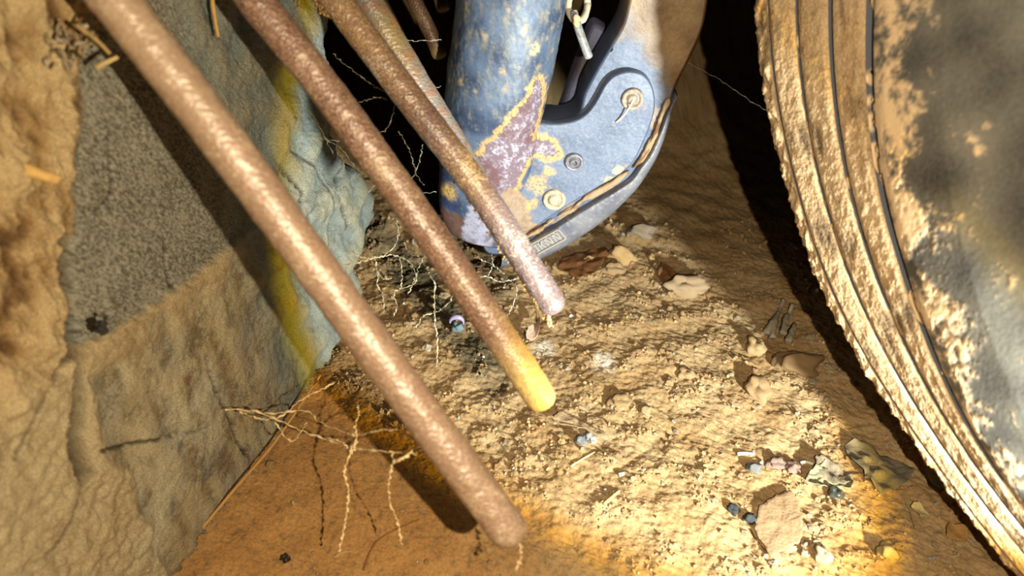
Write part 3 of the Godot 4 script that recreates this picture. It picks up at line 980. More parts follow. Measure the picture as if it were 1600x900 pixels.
# ------------------------------------------------------------------ litter
func leaf(called: String, label: String, outline: Array, lift: float, c: Color, curl := 0.0, category := "leaf", rough_h := 0.0006, stem: Array = []) -> Node3D:
	# a thin dry leaf or flake from its outline on the ground
	var mid := Vector2.ZERO
	var pv := V(outline)
	for q in pv: mid += q
	mid /= pv.size()
	var base := on_floor(mid.x, mid.y)
	var o := thing(called, label, category, base)
	var ring := PackedVector3Array()
	var n := pv.size()
	for k in n:
		for j in 6:
			var q: Vector2 = pv[k].cubic_interpolate(pv[(k + 1) % n], pv[(k + n - 1) % n], pv[(k + 2) % n], j / 6.0)
			q = q.lerp(pv[k].lerp(pv[(k + 1) % n], j / 6.0), 0.6)
			var p := on_floor(q.x, q.y)
			p += Vector3(nz.small.get_noise_2d(q.x * 0.02, q.y * 0.02), 0, nz.small.get_noise_2d(q.y * 0.02, q.x * 0.02)) * 0.001
			ring.append(p)
	var P := PackedVector3Array()
	var C := PackedColorArray()
	var rows := 9
	var cnt := ring.size()
	for side in 2:
		for k in rows:
			for j in cnt:
				var t := k / (rows - 1.0)
				var p := base.lerp(ring[j], t)
				p.y = base.y + (ring[j].y - base.y) * t * 0.4 + lift + curl * t * t * (0.4 + 0.6 * sin(j * 0.35)) + nz.small.get_noise_3dv(p * 0.8) * rough_h
				if side == 1: p.y -= 0.0007
				P.append(p - base)
				var vein := smoothstep(0.0012, 0.0003, absf((p - base).dot(Vector3(0.5, 0, 0.86)))) * 0.25
				C.append(c.lerp(c * 0.62, clampf(nz.small.get_noise_3dv(p) * 0.8, 0, 0.5)).lerp(c * 1.25, vein))
	var I := grid_index(cnt, rows * 2, false, true)
	# drop the joint between the two sides and turn the lower side over
	var I2 := PackedInt32Array()
	for v in rows * 2 - 1:
		if v == rows - 1: continue
		for u in cnt:
			var k := (v * cnt + u) * 6
			for q in 6:
				I2.append(I[k + q] if v < rows else I[k + [0, 2, 1, 3, 5, 4][q]])
	for u in cnt:
		var a := (rows - 1) * cnt + u
		var b := (rows - 1) * cnt + (u + 1) % cnt
		var c2 := (rows * 2 - 1) * cnt + u
		var d := (rows * 2 - 1) * cnt + (u + 1) % cnt
		I2.append_array([a, c2, b, b, c2, d])
	# the outline may run either way round: faces of the top look up
	var up := (P[I2[2]] - P[I2[0]]).cross(P[I2[1]] - P[I2[0]]) + (P[I2[cnt * 6 * 4 + 2]] - P[I2[cnt * 6 * 4]]).cross(P[I2[cnt * 6 * 4 + 1]] - P[I2[cnt * 6 * 4]])
	if up.y < 0.0:
		for k in range(0, I2.size(), 3):
			var tmp := I2[k + 1]
			I2[k + 1] = I2[k + 2]
			I2[k + 2] = tmp
	put("blade", finish(P, C, I2), M.litter, o)
	if stem.size():
		var sp := PackedVector3Array()
		for k in range(0, stem.size(), 2):
			sp.append(on_floor(stem[k], stem[k + 1]) + Vector3(0, 0.002, 0) - base)
		put("stem", tube(smooth_path(sp, 16), 7, func(t, a, p): return 0.0006 * (1.1 - 0.5 * t), func(t, a, p): return c * 0.55), M.litter, o)
	return o

func stick(called: String, label: String, pts: Array, ds: Array, r: float, c: Color, category := "straw") -> Node3D:
	# ds: depth, or 0 to lie on the floor
	var raw := PackedVector3Array()
	for k in pts.size() / 2:
		raw.append(on_floor(pts[k * 2], pts[k * 2 + 1]) + Vector3(0, r * 0.8, 0) if ds.is_empty() or ds[k] == 0.0 else at(pts[k * 2], pts[k * 2 + 1], ds[k]))
	var o := thing(called, label, category, raw[0])
	for k in range(raw.size() - 1, -1, -1): raw[k] -= o.position
	put("stalk", tube(smooth_path(raw, 40), 9, func(t, a, p): return r * (1.0 + nz.small.get_noise_3dv(p) * 0.25) * (1.0 - 0.35 * t), func(t, a, p): return c.lerp(c * 0.6, clampf(nz.small.get_noise_3dv(p * 1.5), 0, 0.6))), M.litter, o)
	return o

func pebble_mesh(kind: int) -> ArrayMesh:
	var P := PackedVector3Array()
	var C := PackedColorArray()
	var nu := 20
	var nv := 13
	var tones := [L(172, 142, 102), L(182, 154, 116), L(162, 130, 92), L(168, 146, 118), L(154, 132, 110), L(178, 162, 136)]
	for v in nv:
		for u in nu:
			var th := PI * v / (nv - 1.0)
			var ph := TAU * u / nu
			var d := Vector3(sin(th) * cos(ph), cos(th), sin(th) * sin(ph))
			var k: float = nz.unit.get_noise_3dv(d * 0.9 + Vector3.ONE * kind * 5.0) * 0.42 + nz.unit.get_noise_3dv(d * 2.6 + Vector3.ONE * kind) * 0.12
			P.append(d * (1.0 + k))
			C.append(tones[kind % 6].lerp(tones[kind % 6] * 0.7, clampf(nz.unit.get_noise_3dv(d * 3.0 + Vector3.ONE * 3.0), 0, 0.6)))
	return finish(P, C, grid_index(nu, nv, true, true))

func stone(called: String, label: String, px: float, py: float, rx: float, ry: float, c: Color, kind: int, flat := 0.7, category := "stone", m: Material = null, sink := 0.35) -> Node3D:
	var p := on_floor(px, py)
	var s := px_size(p)
	var o := MeshInstance3D.new()
	var mesh: ArrayMesh = pebble_mesh(kind)
	var A := mesh.surface_get_arrays(0)
	var C: PackedColorArray = A[Mesh.ARRAY_COLOR]
	for k in C.size():
		var b := C[k]
		C[k] = c * (0.45 + 1.1 * b.get_luminance())
	A[Mesh.ARRAY_COLOR] = C
	var am := ArrayMesh.new()
	am.add_surface_from_arrays(Mesh.PRIMITIVE_TRIANGLES, A)
	o.mesh = am
	o.material_override = m if m else M.litter
	o.name = numbered(called)
	add_child(o)
	o.position = p + Vector3(0, rx * s * flat * (1.0 - sink) * 0.6, 0)
	o.scale = Vector3(rx * s, rx * s * flat, ry * s * 1.25)
	tag(o, label, category)
	return o

func build_litter() -> void:
	# --- named stones
	stone("pebble", "round tan pebble beside the twisted grey husk near the tyre", 1180, 545, 14, 13, L(206, 172, 124), 0, 0.9)
	stone("pebble", "upright tan pebble with a brown shadow, below the round pebble", 1182, 614, 19, 20, L(196, 160, 116), 1, 0.9)
	stone("stone", "broad low tan stone sunk beside the shadow of the tyre", 1246, 572, 38, 20, L(186, 150, 106), 2, 0.4)
	stone("pebble", "yellow oblong pebble just right of the hook's lower curve", 972, 404, 22, 12, L(206, 168, 116), 3, 0.7)
	stone("pebble", "pale oblong pebble under the yellow pebble by the hook", 958, 426, 18, 9, L(196, 162, 118), 4, 0.6)
	stone("pebble", "small upright yellow pebble right of the hook's two oblong pebbles", 1017, 403, 6, 9, L(204, 166, 112), 5, 0.9)
	stone("clod", "long ridge shaped clod of dirt right of the upper bar's tip", 1070, 456, 34, 12, L(184, 156, 122), 1, 0.55)
	stone("clod", "pale clod in the dim ground above the oblong pebbles", 1002, 366, 22, 10, L(170, 150, 126), 2, 0.5)
	stone("pebble", "pale yellow pebble in the bright yellow rim of light near the bottom", 1386, 866, 17, 13, L(212, 186, 128), 3, 0.75)
	stone("pebble", "whitish pebble between the broad leaf and the bottom edge", 1285, 868, 13, 12, L(214, 196, 160), 0, 0.7)
	stone("pebble", "pinkish oval pebble, left of a pair above the crumpled leaf", 1212, 728, 14, 9, L(176, 148, 132), 4, 0.6)
	stone("pebble", "pinkish angular pebble, right of a pair above the crumpled leaf", 1238, 734, 13, 11, L(176, 142, 126), 5, 0.6)
	stone("pebble", "blue-grey pebble left of the pinkish pair", 1178, 733, 12, 8, L(150, 148, 144), 2, 0.6)
	stone("seed", "dark shiny round seed below the crumpled leaf", 1305, 773, 11, 9, L(60, 62, 56), 0, 0.9, "seed", M.shiny)
	stone("pebble", "dark blue chip left of the broad dusty leaf", 1145, 797, 9, 8, L(72, 74, 74), 1, 0.7)
	stone("pebble", "dark blue lump touching the left corner of the broad leaf", 1172, 812, 12, 7, L(76, 78, 80), 3, 0.7)
	stone("pebble", "blue-grey flint pebble in the gap beneath the middle bar's tip", 908, 690, 10, 8, L(150, 150, 146), 3, 0.8)
	stone("pebble", "pale grey chip in the row beneath the middle bar's tip", 922, 682, 9, 7, L(170, 168, 164), 5, 0.8)
	stone("pebble", "small yellow pebble at the left of the row beneath the middle bar's tip", 877, 692, 6, 5, L(206, 172, 118), 1, 0.9)
	stone("pebble", "small white stone shining at the right below the middle bar", 926, 690, 6, 6, L(226, 220, 206), 4, 0.8)
	stone("pebble", "pale pebble on the orange dirt beside the wall's foot", 423, 726, 7, 6, L(206, 170, 116), 2, 0.7)
	stone("seed", "black beetle like seed on the orange dirt at the bottom left", 446, 873, 8, 6, L(40, 34, 30), 3, 0.7, "seed", M.shiny)
	stone("clod", "yellowish clod at the edge of the light beside the tyre's foot", 1488, 778, 18, 14, L(190, 150, 84), 5, 0.8)
	stone("pebble", "tan pebble on bare ground in the middle of the floor", 1072, 586, 13, 9, L(204, 170, 122), 0, 0.6)
	stone("pebble", "cream pebble beside a grey chip, right of the middle bar's tip", 1008, 642, 10, 9, L(210, 180, 134), 2, 0.6)
	stone("pebble", "large flattish pebble among crumbs right of the middle bar's tip", 968, 630, 17, 11, L(198, 164, 116), 4, 0.5)
	# shell
	var sp := on_floor(714, 512)
	var shell := thing("snail_shell", "tiny shiny purple and blue-grey snail shell behind the middle bar", "shell", sp)
	var body := put("whorl", pebble_mesh(0), M.shell, shell, Vector3(0.001, 0.003, 0.003))
	body.scale = Vector3(0.0042, 0.0036, 0.0042)
	var lip := PackedVector3Array()
	for k in 17:
		var a := lerpf(-0.3, PI + 0.3, k / 16.0)
		lip.append(Vector3(cos(a) * 0.0052, 0.0045 + sin(a) * 0.0052, -0.001))
	put("lip", tube(lip, 10, func(t, a, p): return 0.0018 * sin(PI * clampf(t, 0.08, 0.92)) + 0.0003, func(t, a, p): return L(152, 138, 168)), M.shiny, shell)
	# --- leaves and flakes
	leaf("leaf", "broad dusty tan leaf lying flat near the bottom of the lit ground", [1184, 799, 1207, 784, 1232, 771, 1243, 785, 1249, 806, 1253, 831, 1246, 855, 1225, 864, 1203, 875, 1190, 853, 1178, 831], 0.0038, L(150, 122, 90), 0.0, "leaf", 0.0006, [1232, 771, 1234, 780, 1240, 790])
	leaf("bark_flake", "long grey bark flake nearest the shadow of the tyre", [1318, 700, 1346, 696, 1390, 722, 1426, 736, 1412, 760, 1378, 776, 1356, 754, 1324, 724], 0.0035, L(112, 104, 88), 0.002, "bark", 0.0035)
	leaf("bark_flake", "smaller grey bark flake overlapping the long one's left end", [1270, 724, 1290, 726, 1312, 740, 1328, 758, 1310, 766, 1286, 756], 0.0045, L(122, 108, 88), 0.002, "bark", 0.003)
	leaf("leaf", "crumpled pale green-grey leaf above the broad dusty leaf", [1264, 742, 1290, 728, 1312, 736, 1330, 752, 1326, 772, 1300, 766, 1276, 770, 1256, 760], 0.004, L(136, 130, 102), 0.002, "leaf", 0.004)
	leaf("leaf", "small pale dry leaf standing under the upper bar's tip", [822, 541, 826, 528, 838, 514, 842, 508, 844, 522, 838, 536], 0.006, L(190, 160, 138), 0.006, "leaf", 0.0008, [842, 508, 843, 500, 841, 492])
	leaf("leaf", "tan leaf scrap with a dark stem near the tyre's foot", [1420, 796, 1432, 793, 1450, 810, 1444, 816, 1434, 814], 0.004, L(204, 184, 132), 0.002, "leaf", 0.0008, [1412, 782, 1420, 800, 1428, 828])
	leaf("leaf", "added brown leaf shape for the shaded hollow below the curve of the hook", [872, 428, 880, 410, 910, 398, 945, 392, 950, 404, 930, 430, 905, 440], 0.003, L(112, 74, 42), 0.001, "leaf", 0.002)  # added leaf shape; its dark brown stands for shade in the hollow
	leaf("leaf", "brown leaf lying in the dim ground above the ridge shaped clod", [1026, 432, 1034, 420, 1060, 436, 1085, 446, 1070, 452, 1040, 454], 0.004, L(126, 86, 50), 0.003, "leaf", 0.002)
	leaf("leaf", "small grey leaf under the right side of the bark flakes", [1448, 752, 1470, 742, 1500, 756, 1496, 772, 1466, 772], 0.003, L(140, 142, 118), 0.002, "leaf", 0.0015)
	leaf("bark_flake", "flat tan bark flake at the right edge of the yellow light", [1478, 822, 1510, 828, 1508, 850, 1476, 842], 0.003, L(166, 126, 74), 0.001, "bark", 0.001)
	leaf("bark_flake", "thin brown flake bent over the crumbs below the middle bar", [862, 662, 880, 652, 900, 664, 930, 676, 950, 694, 944, 698, 915, 680, 880, 672], 0.005, L(170, 144, 112), 0.001, "bark", 0.0012)
	# twisted husk
	var husk := thing("husk", "twisted grey dry husk on the ground next to the tyre's shadow", "plant debris", on_floor(1214, 510))
	for k in [[1206, 534, 1208, 510, 1218, 486, 1222, 478], [1222, 528, 1226, 506, 1232, 492, 1236, 486], [1196, 528, 1204, 512, 1212, 500], [1230, 540, 1238, 520, 1240, 508]]:
		var hp := PackedVector3Array()
		for j in range(0, k.size(), 2): hp.append(on_floor(k[j], k[j + 1]) + Vector3(0, 0.004 + 0.003 * sin(j * 1.3), 0) - husk.position)
		put("fibre", tube(smooth_path(hp, 30), 9, func(t, a, p): return 0.0026 * (1.0 + nz.small.get_noise_3dv(p) * 0.5) * (1.05 - 0.5 * t), func(t, a, p): return L(164, 152, 132).lerp(L(110, 96, 76), clampf(nz.small.get_noise_3dv(p * 1.4), 0, 0.7))), M.litter, husk)
	# --- straws
	stick("straw", "pale straw lying across crumbs left of the beam's middle", [892, 729, 910, 718, 929, 707], [], 0.0007, L(216, 190, 132))
	stick("straw", "short thick straw piece in the yellow crumbs below the middle bar", [943, 790, 954, 780, 967, 769], [], 0.0013, L(206, 176, 112))
	stick("straw", "bright white straw piece left of the blue-grey pebble", [1152, 711, 1165, 710, 1178, 711], [], 0.0014, L(232, 222, 196))
	stick("straw", "thin straw running down from the bark flakes' right end", [1372, 776, 1385, 762, 1402, 748], [], 0.0005, L(214, 192, 134))
	stick("straw", "white sliver beside the crumpled leaf's left end", [1250, 726, 1260, 724, 1270, 727], [], 0.0015, L(228, 220, 196))
	stick("straw", "white sliver on the crumbs right of the short thick straw", [966, 744, 976, 742, 988, 746], [], 0.0014, L(222, 204, 160))
	stick("twig", "dark thin twig at the base of the broad leaf", [1172, 828, 1180, 842, 1196, 862], [], 0.0006, L(96, 66, 36), "twig")
	stick("straw", "long dry straw leaning along the foot of the wall", [288, 862, 360, 772, 430, 690, 501, 586], [0.0, 0.425, 0.452, 0.472], 0.0010, L(196, 150, 86))
	stick("straw", "thin straw lying parallel beside the long straw by the wall", [330, 800, 365, 760, 400, 714], [0.0, 0.0, 0.0], 0.0007, L(176, 136, 80))
	stick("straw", "yellow straw tip hanging down at the top above the wall", [330, -30, 333, 10, 341, 58], [0.35, 0.35, 0.352], 0.0011, L(214, 168, 88))
	stick("straw", "fine straw bent on the orange dirt near the bottom", [568, 892, 580, 860, 600, 838, 655, 812], [], 0.0006, L(150, 104, 56))
	stick("straw", "tiny pale straw on orange dirt beside the hanging web", [522, 872, 535, 864, 552, 862], [], 0.0005, L(206, 170, 116))
	stick("straw", "pale sliver of wood jutting from the mud at the left edge", [-30, 240, 30, 262, 92, 281], [0.262, 0.266, 0.274], 0.0032, L(206, 166, 100))
	stick("twig", "blurred pale twig by the nest stuff at the top left", [152, 104, 170, 96, 185, 88], [0.27, 0.268, 0.268], 0.0011, L(200, 176, 120), "twig")
	stick("twig", "thin blurred twig crossing above the pale twig at the top left", [120, 40, 150, 62, 172, 84], [0.262, 0.262, 0.264], 0.0009, L(176, 146, 92), "twig")
	# nest lint at the upper left
	var lint := thing("lint_tuft", "grey tuft of web and lint stuck on the wall's upper left", "lint", at(120, 66, 0.275))
	rng.seed = 12
	for k in 34:
		var q := PackedVector3Array()
		var c0 := Vector2(rng.randf_range(60, 150), rng.randf_range(25, 100))
		for j in 4: q.append(at(c0.x + rng.randfn() * 9.0, c0.y + rng.randfn() * 12.0, 0.272 + rng.randfn() * 0.003) - lint.position)
		var cc := [L(128, 112, 86), L(90, 74, 52), L(150, 138, 118)][k % 3] as Color
		var rr := rng.randf_range(0.0002, 0.0006)
		put("fibre", tube(smooth_path(q, 20), 7, func(t, a, p): return rr * (0.5 + sin(PI * clampf(t, 0.05, 0.95))), func(t, a, p): return cc), M.plain, lint)
	# dark hole with crumbs in the plaster
	var clot := thing("dirt_clot", "black crumbly clot stuck under the seam of the wall", "dirt", at(160, 508, 0.296))
	rng.seed = 4
	for k in 7:
		var bl := put("crumb", blob(k % 4, L(46, 40, 34)), M.plain, clot, at(160 + rng.randfn() * 5.0, 508 + rng.randfn() * 9.0, 0.296 + rng.randfn() * 0.001) - clot.position)
		bl.scale = Vector3.ONE * rng.randf_range(0.0008, 0.0018)
	# --- loose pebbles, one by one
	rng.seed = 77
	var kinds := []
	for k in 9: kinds.append(pebble_mesh(k))
	var made := 0
	while made < 190:
		var px := rng.randf_range(560, 1480)
		var py := rng.randf_range(380, 895)
		if px > 1150 + (py - 300) * 0.62: continue                 # under the tyre
		if px < 560 + maxf(0, py - 640) * 1.5: continue
		var p := on_floor(px, py)
		var busy: float = nz.patch.get_noise_2d(p.x, p.z)
		if rng.randf() > 0.45 + busy * 1.2: continue
		var s := px_size(p) * (4.2 + 5.0 * pow(rng.randf(), 2.2))
		var o := MeshInstance3D.new()
		o.mesh = kinds[rng.randi() % 9]
		o.material_override = M.litter
		o.name = numbered("pebble")
		add_child(o)
		o.basis = Basis.from_euler(Vector3(0, rng.randf() * TAU, 0)).scaled_local(Vector3(s, s * rng.randf_range(0.5, 0.85), s * rng.randf_range(0.65, 1.0)))
		o.position = p + Vector3(0, s * 0.15, 0)
		tag(o, "one of the small plain tan pebbles strewn over the lit dirt", "pebble", "small tan pebbles strewn over the dirt")
		made += 1
	# --- crumbs nobody could count
	var mm := MultiMesh.new()
	mm.transform_format = MultiMesh.TRANSFORM_3D
	mm.use_colors = true
	mm.mesh = blob(2, Color.WHITE)
	var count := 4200
	mm.instance_count = count
	var k := 0
	while k < count:
		var px := rng.randf_range(430, 1520)
		var py := rng.randf_range(340, 905)
		if px < 520 + maxf(0, py - 600) * 1.6 and rng.randf() > 0.12: continue
		var p := on_floor(px, py)
		var busy: float = nz.patch.get_noise_2d(p.x, p.z) + nz.mid.get_noise_2d(p.x, p.z) * 0.6
		if rng.randf() > 0.25 + busy * 1.7: continue
		var s := px_size(p) * (1.1 + 2.6 * pow(rng.randf(), 3.0))
		mm.set_instance_transform(k, Transform3D(Basis.from_euler(Vector3(rng.randf() * 6, rng.randf() * 6, 0)).scaled_local(Vector3(s, s * 0.7, s * rng.randf_range(0.6, 1.5))), p + Vector3(0, s * 0.25 + 0.0004, 0)))
		var c := L(128, 101, 68).lerp(L(150, 124, 90), rng.randf())
		if rng.randf() < 0.06: c = L(120, 116, 108)
		if rng.randf() < 0.012: c = L(190, 182, 168)
		mm.set_instance_color(k, c)
		k += 1
	var mi := MultiMeshInstance3D.new()
	mi.name = "dirt_crumbs"
	mi.multimesh = mm
	mi.material_override = M.plain
	add_child(mi)
	tag(mi, "fine loose crumbs of dirt scattered over the floor", "dirt", "", "stuff")

# ------------------------------------------------------------------ cobwebs
func web(called: String, label: String, strands: Array, seed_: int, c: Color, dusty := 1.0, thick := 0.46) -> void:
	var first: Array = strands[0]
	var o := thing(called, label, "cobweb", at(first[1][0], first[1][1], first[1][2]))
	rng.seed = seed_
	for s in strands:
		var r0: float = s[0]
		var raw := PackedVector3Array()
		for k in range(1, s.size()): raw.append(at(s[k][0], s[k][1], s[k][2]) - o.position)
		var n := clampi(int(raw.size() * 22), 30, 160)
		var path := smooth_path(raw, n)
		var ph := rng.randf() * 50.0
		for k in path.size():
			path[k] += Vector3(nz.small.get_noise_2d(k * 0.0012, ph), nz.small.get_noise_2d(ph, k * 0.0012), 0) * 0.0009
		var rad := func(t: float, a: float, p: Vector3) -> float:
			return r0 * thick * (0.45 + maxf(0.0, nz.unit.get_noise_2d(t * n * 0.12, ph) * 1.5 + 0.35) * dusty + 0.3 * maxf(0.0, nz.unit.get_noise_2d(t * n * 0.5, a + ph)))
		put("strand", tube(path, 7, rad, func(t, a, p): return c), M.web, o)

func build_webs() -> void:
	var pale := L(206, 180, 132)
	web("cobweb", "dusty cobweb strung from the wall's foot to the nearest bar", [
		[0.00050, [352, 640, 0.40], [400, 643, 0.40], [470, 672, 0.385], [520, 690, 0.37], [570, 702, 0.345], [640, 709, 0.318], [674, 711, 0.304]],
		[0.00042, [370, 640, 0.41], [420, 646, 0.405], [478, 642, 0.40], [500, 660, 0.385], [555, 680, 0.36], [580, 674, 0.34], [620, 672, 0.32], [650, 690, 0.308], [672, 707, 0.304]],
		[0.00036, [372, 642, 0.41], [410, 655, 0.40], [440, 650, 0.40], [470, 625, 0.41], [500, 610, 0.415], [530, 592, 0.42], [548, 572, 0.42], [560, 566, 0.42]],
		[0.00050, [548, 698, 0.353], [546, 712, 0.353], [538, 738, 0.354], [544, 765, 0.356], [542, 800, 0.358], [536, 836, 0.36], [530, 862, 0.36]],
		[0.00032, [614, 708, 0.322], [612, 726, 0.324], [607, 760, 0.33], [609, 785, 0.335], [620, 812, 0.34], [628, 850, 0.345]],
		[0.00050, [614, 722, 0.322], [628, 716, 0.31], [642, 706, 0.315], [652, 694, 0.308]],
		[0.00030, [560, 690, 0.355], [555, 668, 0.36], [560, 648, 0.37], [558, 630, 0.38]],
		[0.00028, [430, 660, 0.395], [455, 690, 0.39], [480, 660, 0.385]],
		[0.00030, [543, 700, 0.353], [532, 690, 0.36], [510, 684, 0.37]],
		[0.00045, [556, 686, 0.353], [553, 702, 0.352], [548, 708, 0.353]]], 21, pale, 1.0, 0.85)
	web("cobweb", "pale branching cobweb hung between the nearest and middle bars", [
		[0.00060, [540, 414, 0.44], [560, 410, 0.44], [590, 401, 0.44], [620, 400, 0.44], [642, 412, 0.44], [650, 440, 0.44], [626, 452, 0.44]],
		[0.00045, [548, 394, 0.44], [566, 402, 0.44], [592, 402, 0.44], [612, 390, 0.44], [622, 370, 0.44], [620, 345, 0.44]],
		[0.00042, [586, 402, 0.44], [590, 425, 0.44], [590, 446, 0.44], [598, 462, 0.44], [600, 490, 0.44]],
		[0.00042, [624, 402, 0.44], [628, 425, 0.44], [626, 450, 0.44], [616, 456, 0.44], [620, 480, 0.44], [614, 494, 0.44]],
		[0.00040, [664, 398, 0.42], [654, 418, 0.425], [646, 440, 0.43], [638, 460, 0.43]],
		[0.00036, [632, 378, 0.44], [640, 395, 0.44], [655, 402, 0.43], [672, 430, 0.42], [680, 445, 0.42]],
		[0.00070, [680, 440, 0.43], [679, 470, 0.43], [680, 510, 0.43], [684, 540, 0.43], [682, 572, 0.43]],
		[0.00060, [709, 458, 0.40], [700, 474, 0.41], [682, 488, 0.43], [662, 494, 0.43], [650, 512, 0.44]],
		[0.00030, [592, 428, 0.44], [600, 436, 0.44], [612, 434, 0.44]]], 22, L(150, 138, 112))
	web("cobweb", "dim cobweb in the black gap between wall and blue tube", [
		[0.00040, [520, 84, 0.40], [545, 105, 0.40], [575, 128, 0.40], [600, 143, 0.39]],
		[0.00050, [617, 55, 0.46], [630, 62, 0.48], [655, 64, 0.50], [690, 62, 0.50]],
		[0.00045, [618, 160, 0.40], [612, 185, 0.41], [600, 205, 0.42], [575, 205, 0.42]],
		[0.00040, [622, 205, 0.42], [640, 235, 0.43], [650, 270, 0.44], [662, 290, 0.44]],
		[0.00036, [660, 225, 0.43], [655, 255, 0.44], [640, 290, 0.45], [650, 310, 0.45]],
		[0.00036, [664, 135, 0.47], [680, 137, 0.48], [690, 134, 0.48]],
		[0.00030, [560, 160, 0.40], [590, 152, 0.40], [604, 156, 0.40]],
		[0.00036, [576, 300, 0.42], [600, 280, 0.43], [640, 300, 0.44], [680, 300, 0.46]]], 23, L(130, 124, 108))
	web("cobweb", "thin grey cobweb spread over the pale far part of the wall", [
		[0.00030, [470, 150, 0.42], [500, 200, 0.43], [520, 240, 0.44]],
		[0.00028, [512, 305, 0.44], [535, 290, 0.44], [562, 272, 0.44]],
		[0.00028, [500, 215, 0.43], [530, 230, 0.44], [560, 268, 0.44]],
		[0.00026, [450, 190, 0.42], [490, 214, 0.43], [530, 220, 0.44]]], 24, L(120, 118, 104))
	web("cobweb", "single bright web thread running to the tyre's upper left edge", [
		[0.00022, [1074, 98, 0.515], [1120, 122, 0.46], [1150, 142, 0.43], [1200, 174, 0.388]]], 25, L(200, 200, 200), 0.2)
	web("cobweb", "white web patch under the blue tube's foot beside the upper bar", [
		[0.0007, [742, 436, 0.50], [760, 432, 0.50], [780, 440, 0.51], [806, 436, 0.52]],
		[0.0006, [768, 398, 0.50], [770, 415, 0.50], [762, 430, 0.50]],
		[0.0004, [808, 446, 0.44], [804, 470, 0.44], [792, 495, 0.44]],
		[0.0005, [748, 405, 0.5], [766, 412, 0.5], [790, 430, 0.5]]], 26, L(150, 146, 132))

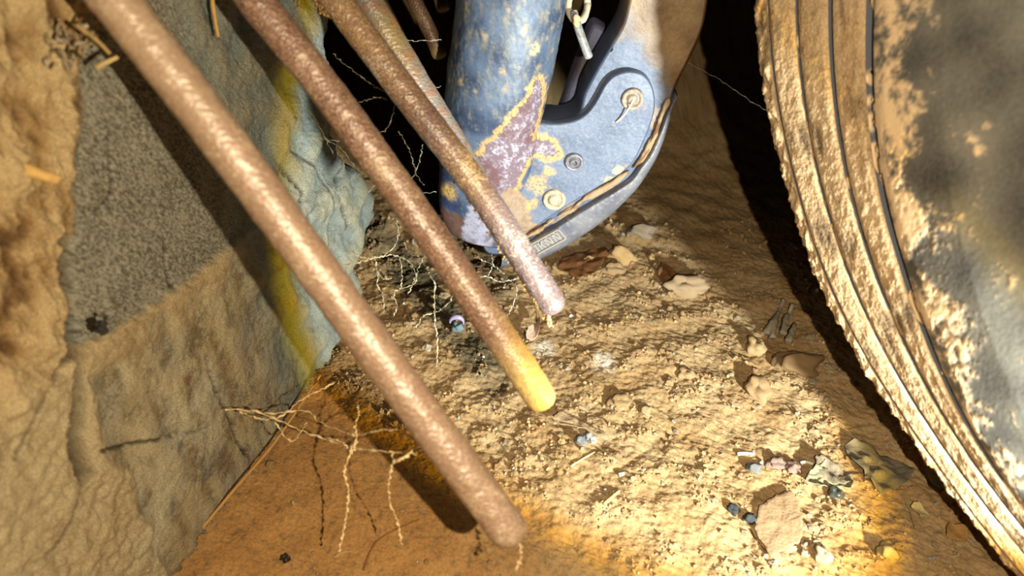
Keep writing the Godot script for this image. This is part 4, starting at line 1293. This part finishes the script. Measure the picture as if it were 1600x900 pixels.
# ------------------------------------------------------------------ scene
func _ready() -> void:
	# camera
	var cam := Camera3D.new()
	cam.name = "camera"
	cam.position = Vector3(0, CAM_H, 0)
	cam.rotation = Vector3(-PITCH, 0, 0)
	cam.fov = rad_to_deg(2.0 * atan(450.0 / F))
	cam.near = 0.02
	cam.far = 20.0
	var lens := CameraAttributesPhysical.new()
	lens.frustum_focal_length = 12.0 * F / 450.0
	lens.frustum_focus_distance = 0.50
	lens.frustum_near = 0.02
	lens.frustum_far = 20.0
	lens.exposure_aperture = 9.5
	cam.attributes = lens
	add_child(cam)
	cam.current = true
	# no sky under here
	var we := WorldEnvironment.new()
	we.name = "surroundings"
	var env := Environment.new()
	env.background_mode = Environment.BG_COLOR
	env.background_color = Color(0.004, 0.003, 0.002)
	env.tonemap_mode = Environment.TONE_MAPPER_LINEAR
	env.tonemap_exposure = 1.0
	env.sdfgi_enabled = true
	env.ssao_enabled = true
	env.ssil_enabled = true
	we.environment = env
	add_child(we)
	# the hand torch, low at the right: a white core and the yellow ring of its reflector
	var torch := cam_point(0.262, 0.18, 0.15)
	var aim := torch + (cam_point(-0.503, -0.552, 1.0) - Vector3(0, CAM_H, 0))
	for q in [["torch_core", 23.5, 0.15, Color(0.67, 0.85, 1.0), 0.86], ["torch_ring", 25.3, 0.06, Color(1.0, 0.82, 0.02), 0.50]]:
		var l := SpotLight3D.new()
		l.name = q[0]
		l.spot_angle = q[1]
		l.spot_angle_attenuation = q[2]
		l.light_color = q[3]
		l.light_energy = q[4]
		l.spot_range = 6.0
		l.spot_attenuation = 2.0
		l.light_size = 0.01
		l.shadow_enabled = true
		add_child(l)
		l.look_at_from_position(torch, aim)
	# the phone's lamp, right beside the lens
	var lamp := AreaLight3D.new()
	lamp.name = "phone_lamp"
	lamp.area_size = Vector2(0.004, 0.004)
	lamp.light_color = Color(1.0, 0.93, 0.80)
	lamp.light_energy = 0.30
	lamp.area_range = 6.0
	lamp.area_attenuation = 2.0
	lamp.shadow_enabled = true
	add_child(lamp)
	lamp.look_at_from_position(cam_point(0.06, 0.02, 0.0), cam_point(0.0, 0.0, 0.6))

	rng.seed = 1
	noise("big", 5.0, 11)
	noise("mid", 34.0, 12)
	noise("small", 130.0, 13, FastNoiseLite.TYPE_SIMPLEX_SMOOTH, 2)
	noise("grain", 520.0, 14, FastNoiseLite.TYPE_SIMPLEX_SMOOTH, 2)
	noise("fine", 1100.0, 24)
	noise("tone", 16.0, 15, FastNoiseLite.TYPE_SIMPLEX_SMOOTH, 4)
	noise("patch", 22.0, 16, FastNoiseLite.TYPE_SIMPLEX_SMOOTH, 3)
	noise("lump", 55.0, 17, FastNoiseLite.TYPE_SIMPLEX_SMOOTH, 4)
	noise("cell", 150.0, 18, FastNoiseLite.TYPE_CELLULAR)
	noise("cell2", 340.0, 19, FastNoiseLite.TYPE_CELLULAR)
	noise("unit", 1.0, 20)
	var grit := ntex(0.05, 3, 4)
	var speck := ntex(0.09, 5, 4, 0.72, 1.0)
	var fine := ntex(0.03, 7, 5)
	mat("dirt", 0.95, grit, 14.0, 0.38, ntex(0.06, 9, 4, 0.78, 1.0), 0.0, 0.25)
	mat("plaster", 0.95, grit, 12.0, 0.6, ntex(0.11, 10, 3, 0.30, 1.0, FastNoiseLite.TYPE_SIMPLEX_SMOOTH, 1024), 0.0, 0.25)
	mat("rust", 0.42, grit, 26.0, 0.28, speck, 0.1, 0.6)
	mat("paint", 0.52, fine, 12.0, 0.18, ntex(0.05, 12, 4, 0.86, 1.0), 0.0, 0.5)
	mat("steel", 0.36, fine, 16.0, 0.2, speck, 0.25, 0.5)
	mat("rubber", 0.55, fine, 14.0, 0.12, null, 0.0, 0.4)
	mat("mud", 0.95, grit, 16.0, 0.5, speck, 0.0, 0.25)
	mat("litter", 0.85, fine, 24.0, 0.25, speck, 0.0, 0.3)
	mat("plain", 0.9, null, 10.0, 0.0, null, 0.0, 0.3)
	mat("web", 0.9)
	mat("shiny", 0.2, null, 10.0, 0.0, null, 0.0, 0.6)
	var sm := mat("shell", 0.25, fine, 30.0, 0.2)
	sm.vertex_color_use_as_albedo = false
	sm.albedo_color = Color(0.42, 0.5, 0.52)
	var wm := mat("worn", 0.45, fine, 20.0, 0.1, null, 0.3, 0.5)
	wm.vertex_color_use_as_albedo = false
	wm.albedo_color = Color(0.62, 0.6, 0.58)

	build_floor()
	build_wall()
	build_tyre()
	build_hook()
	build_bars()
	build_litter()
	build_webs()
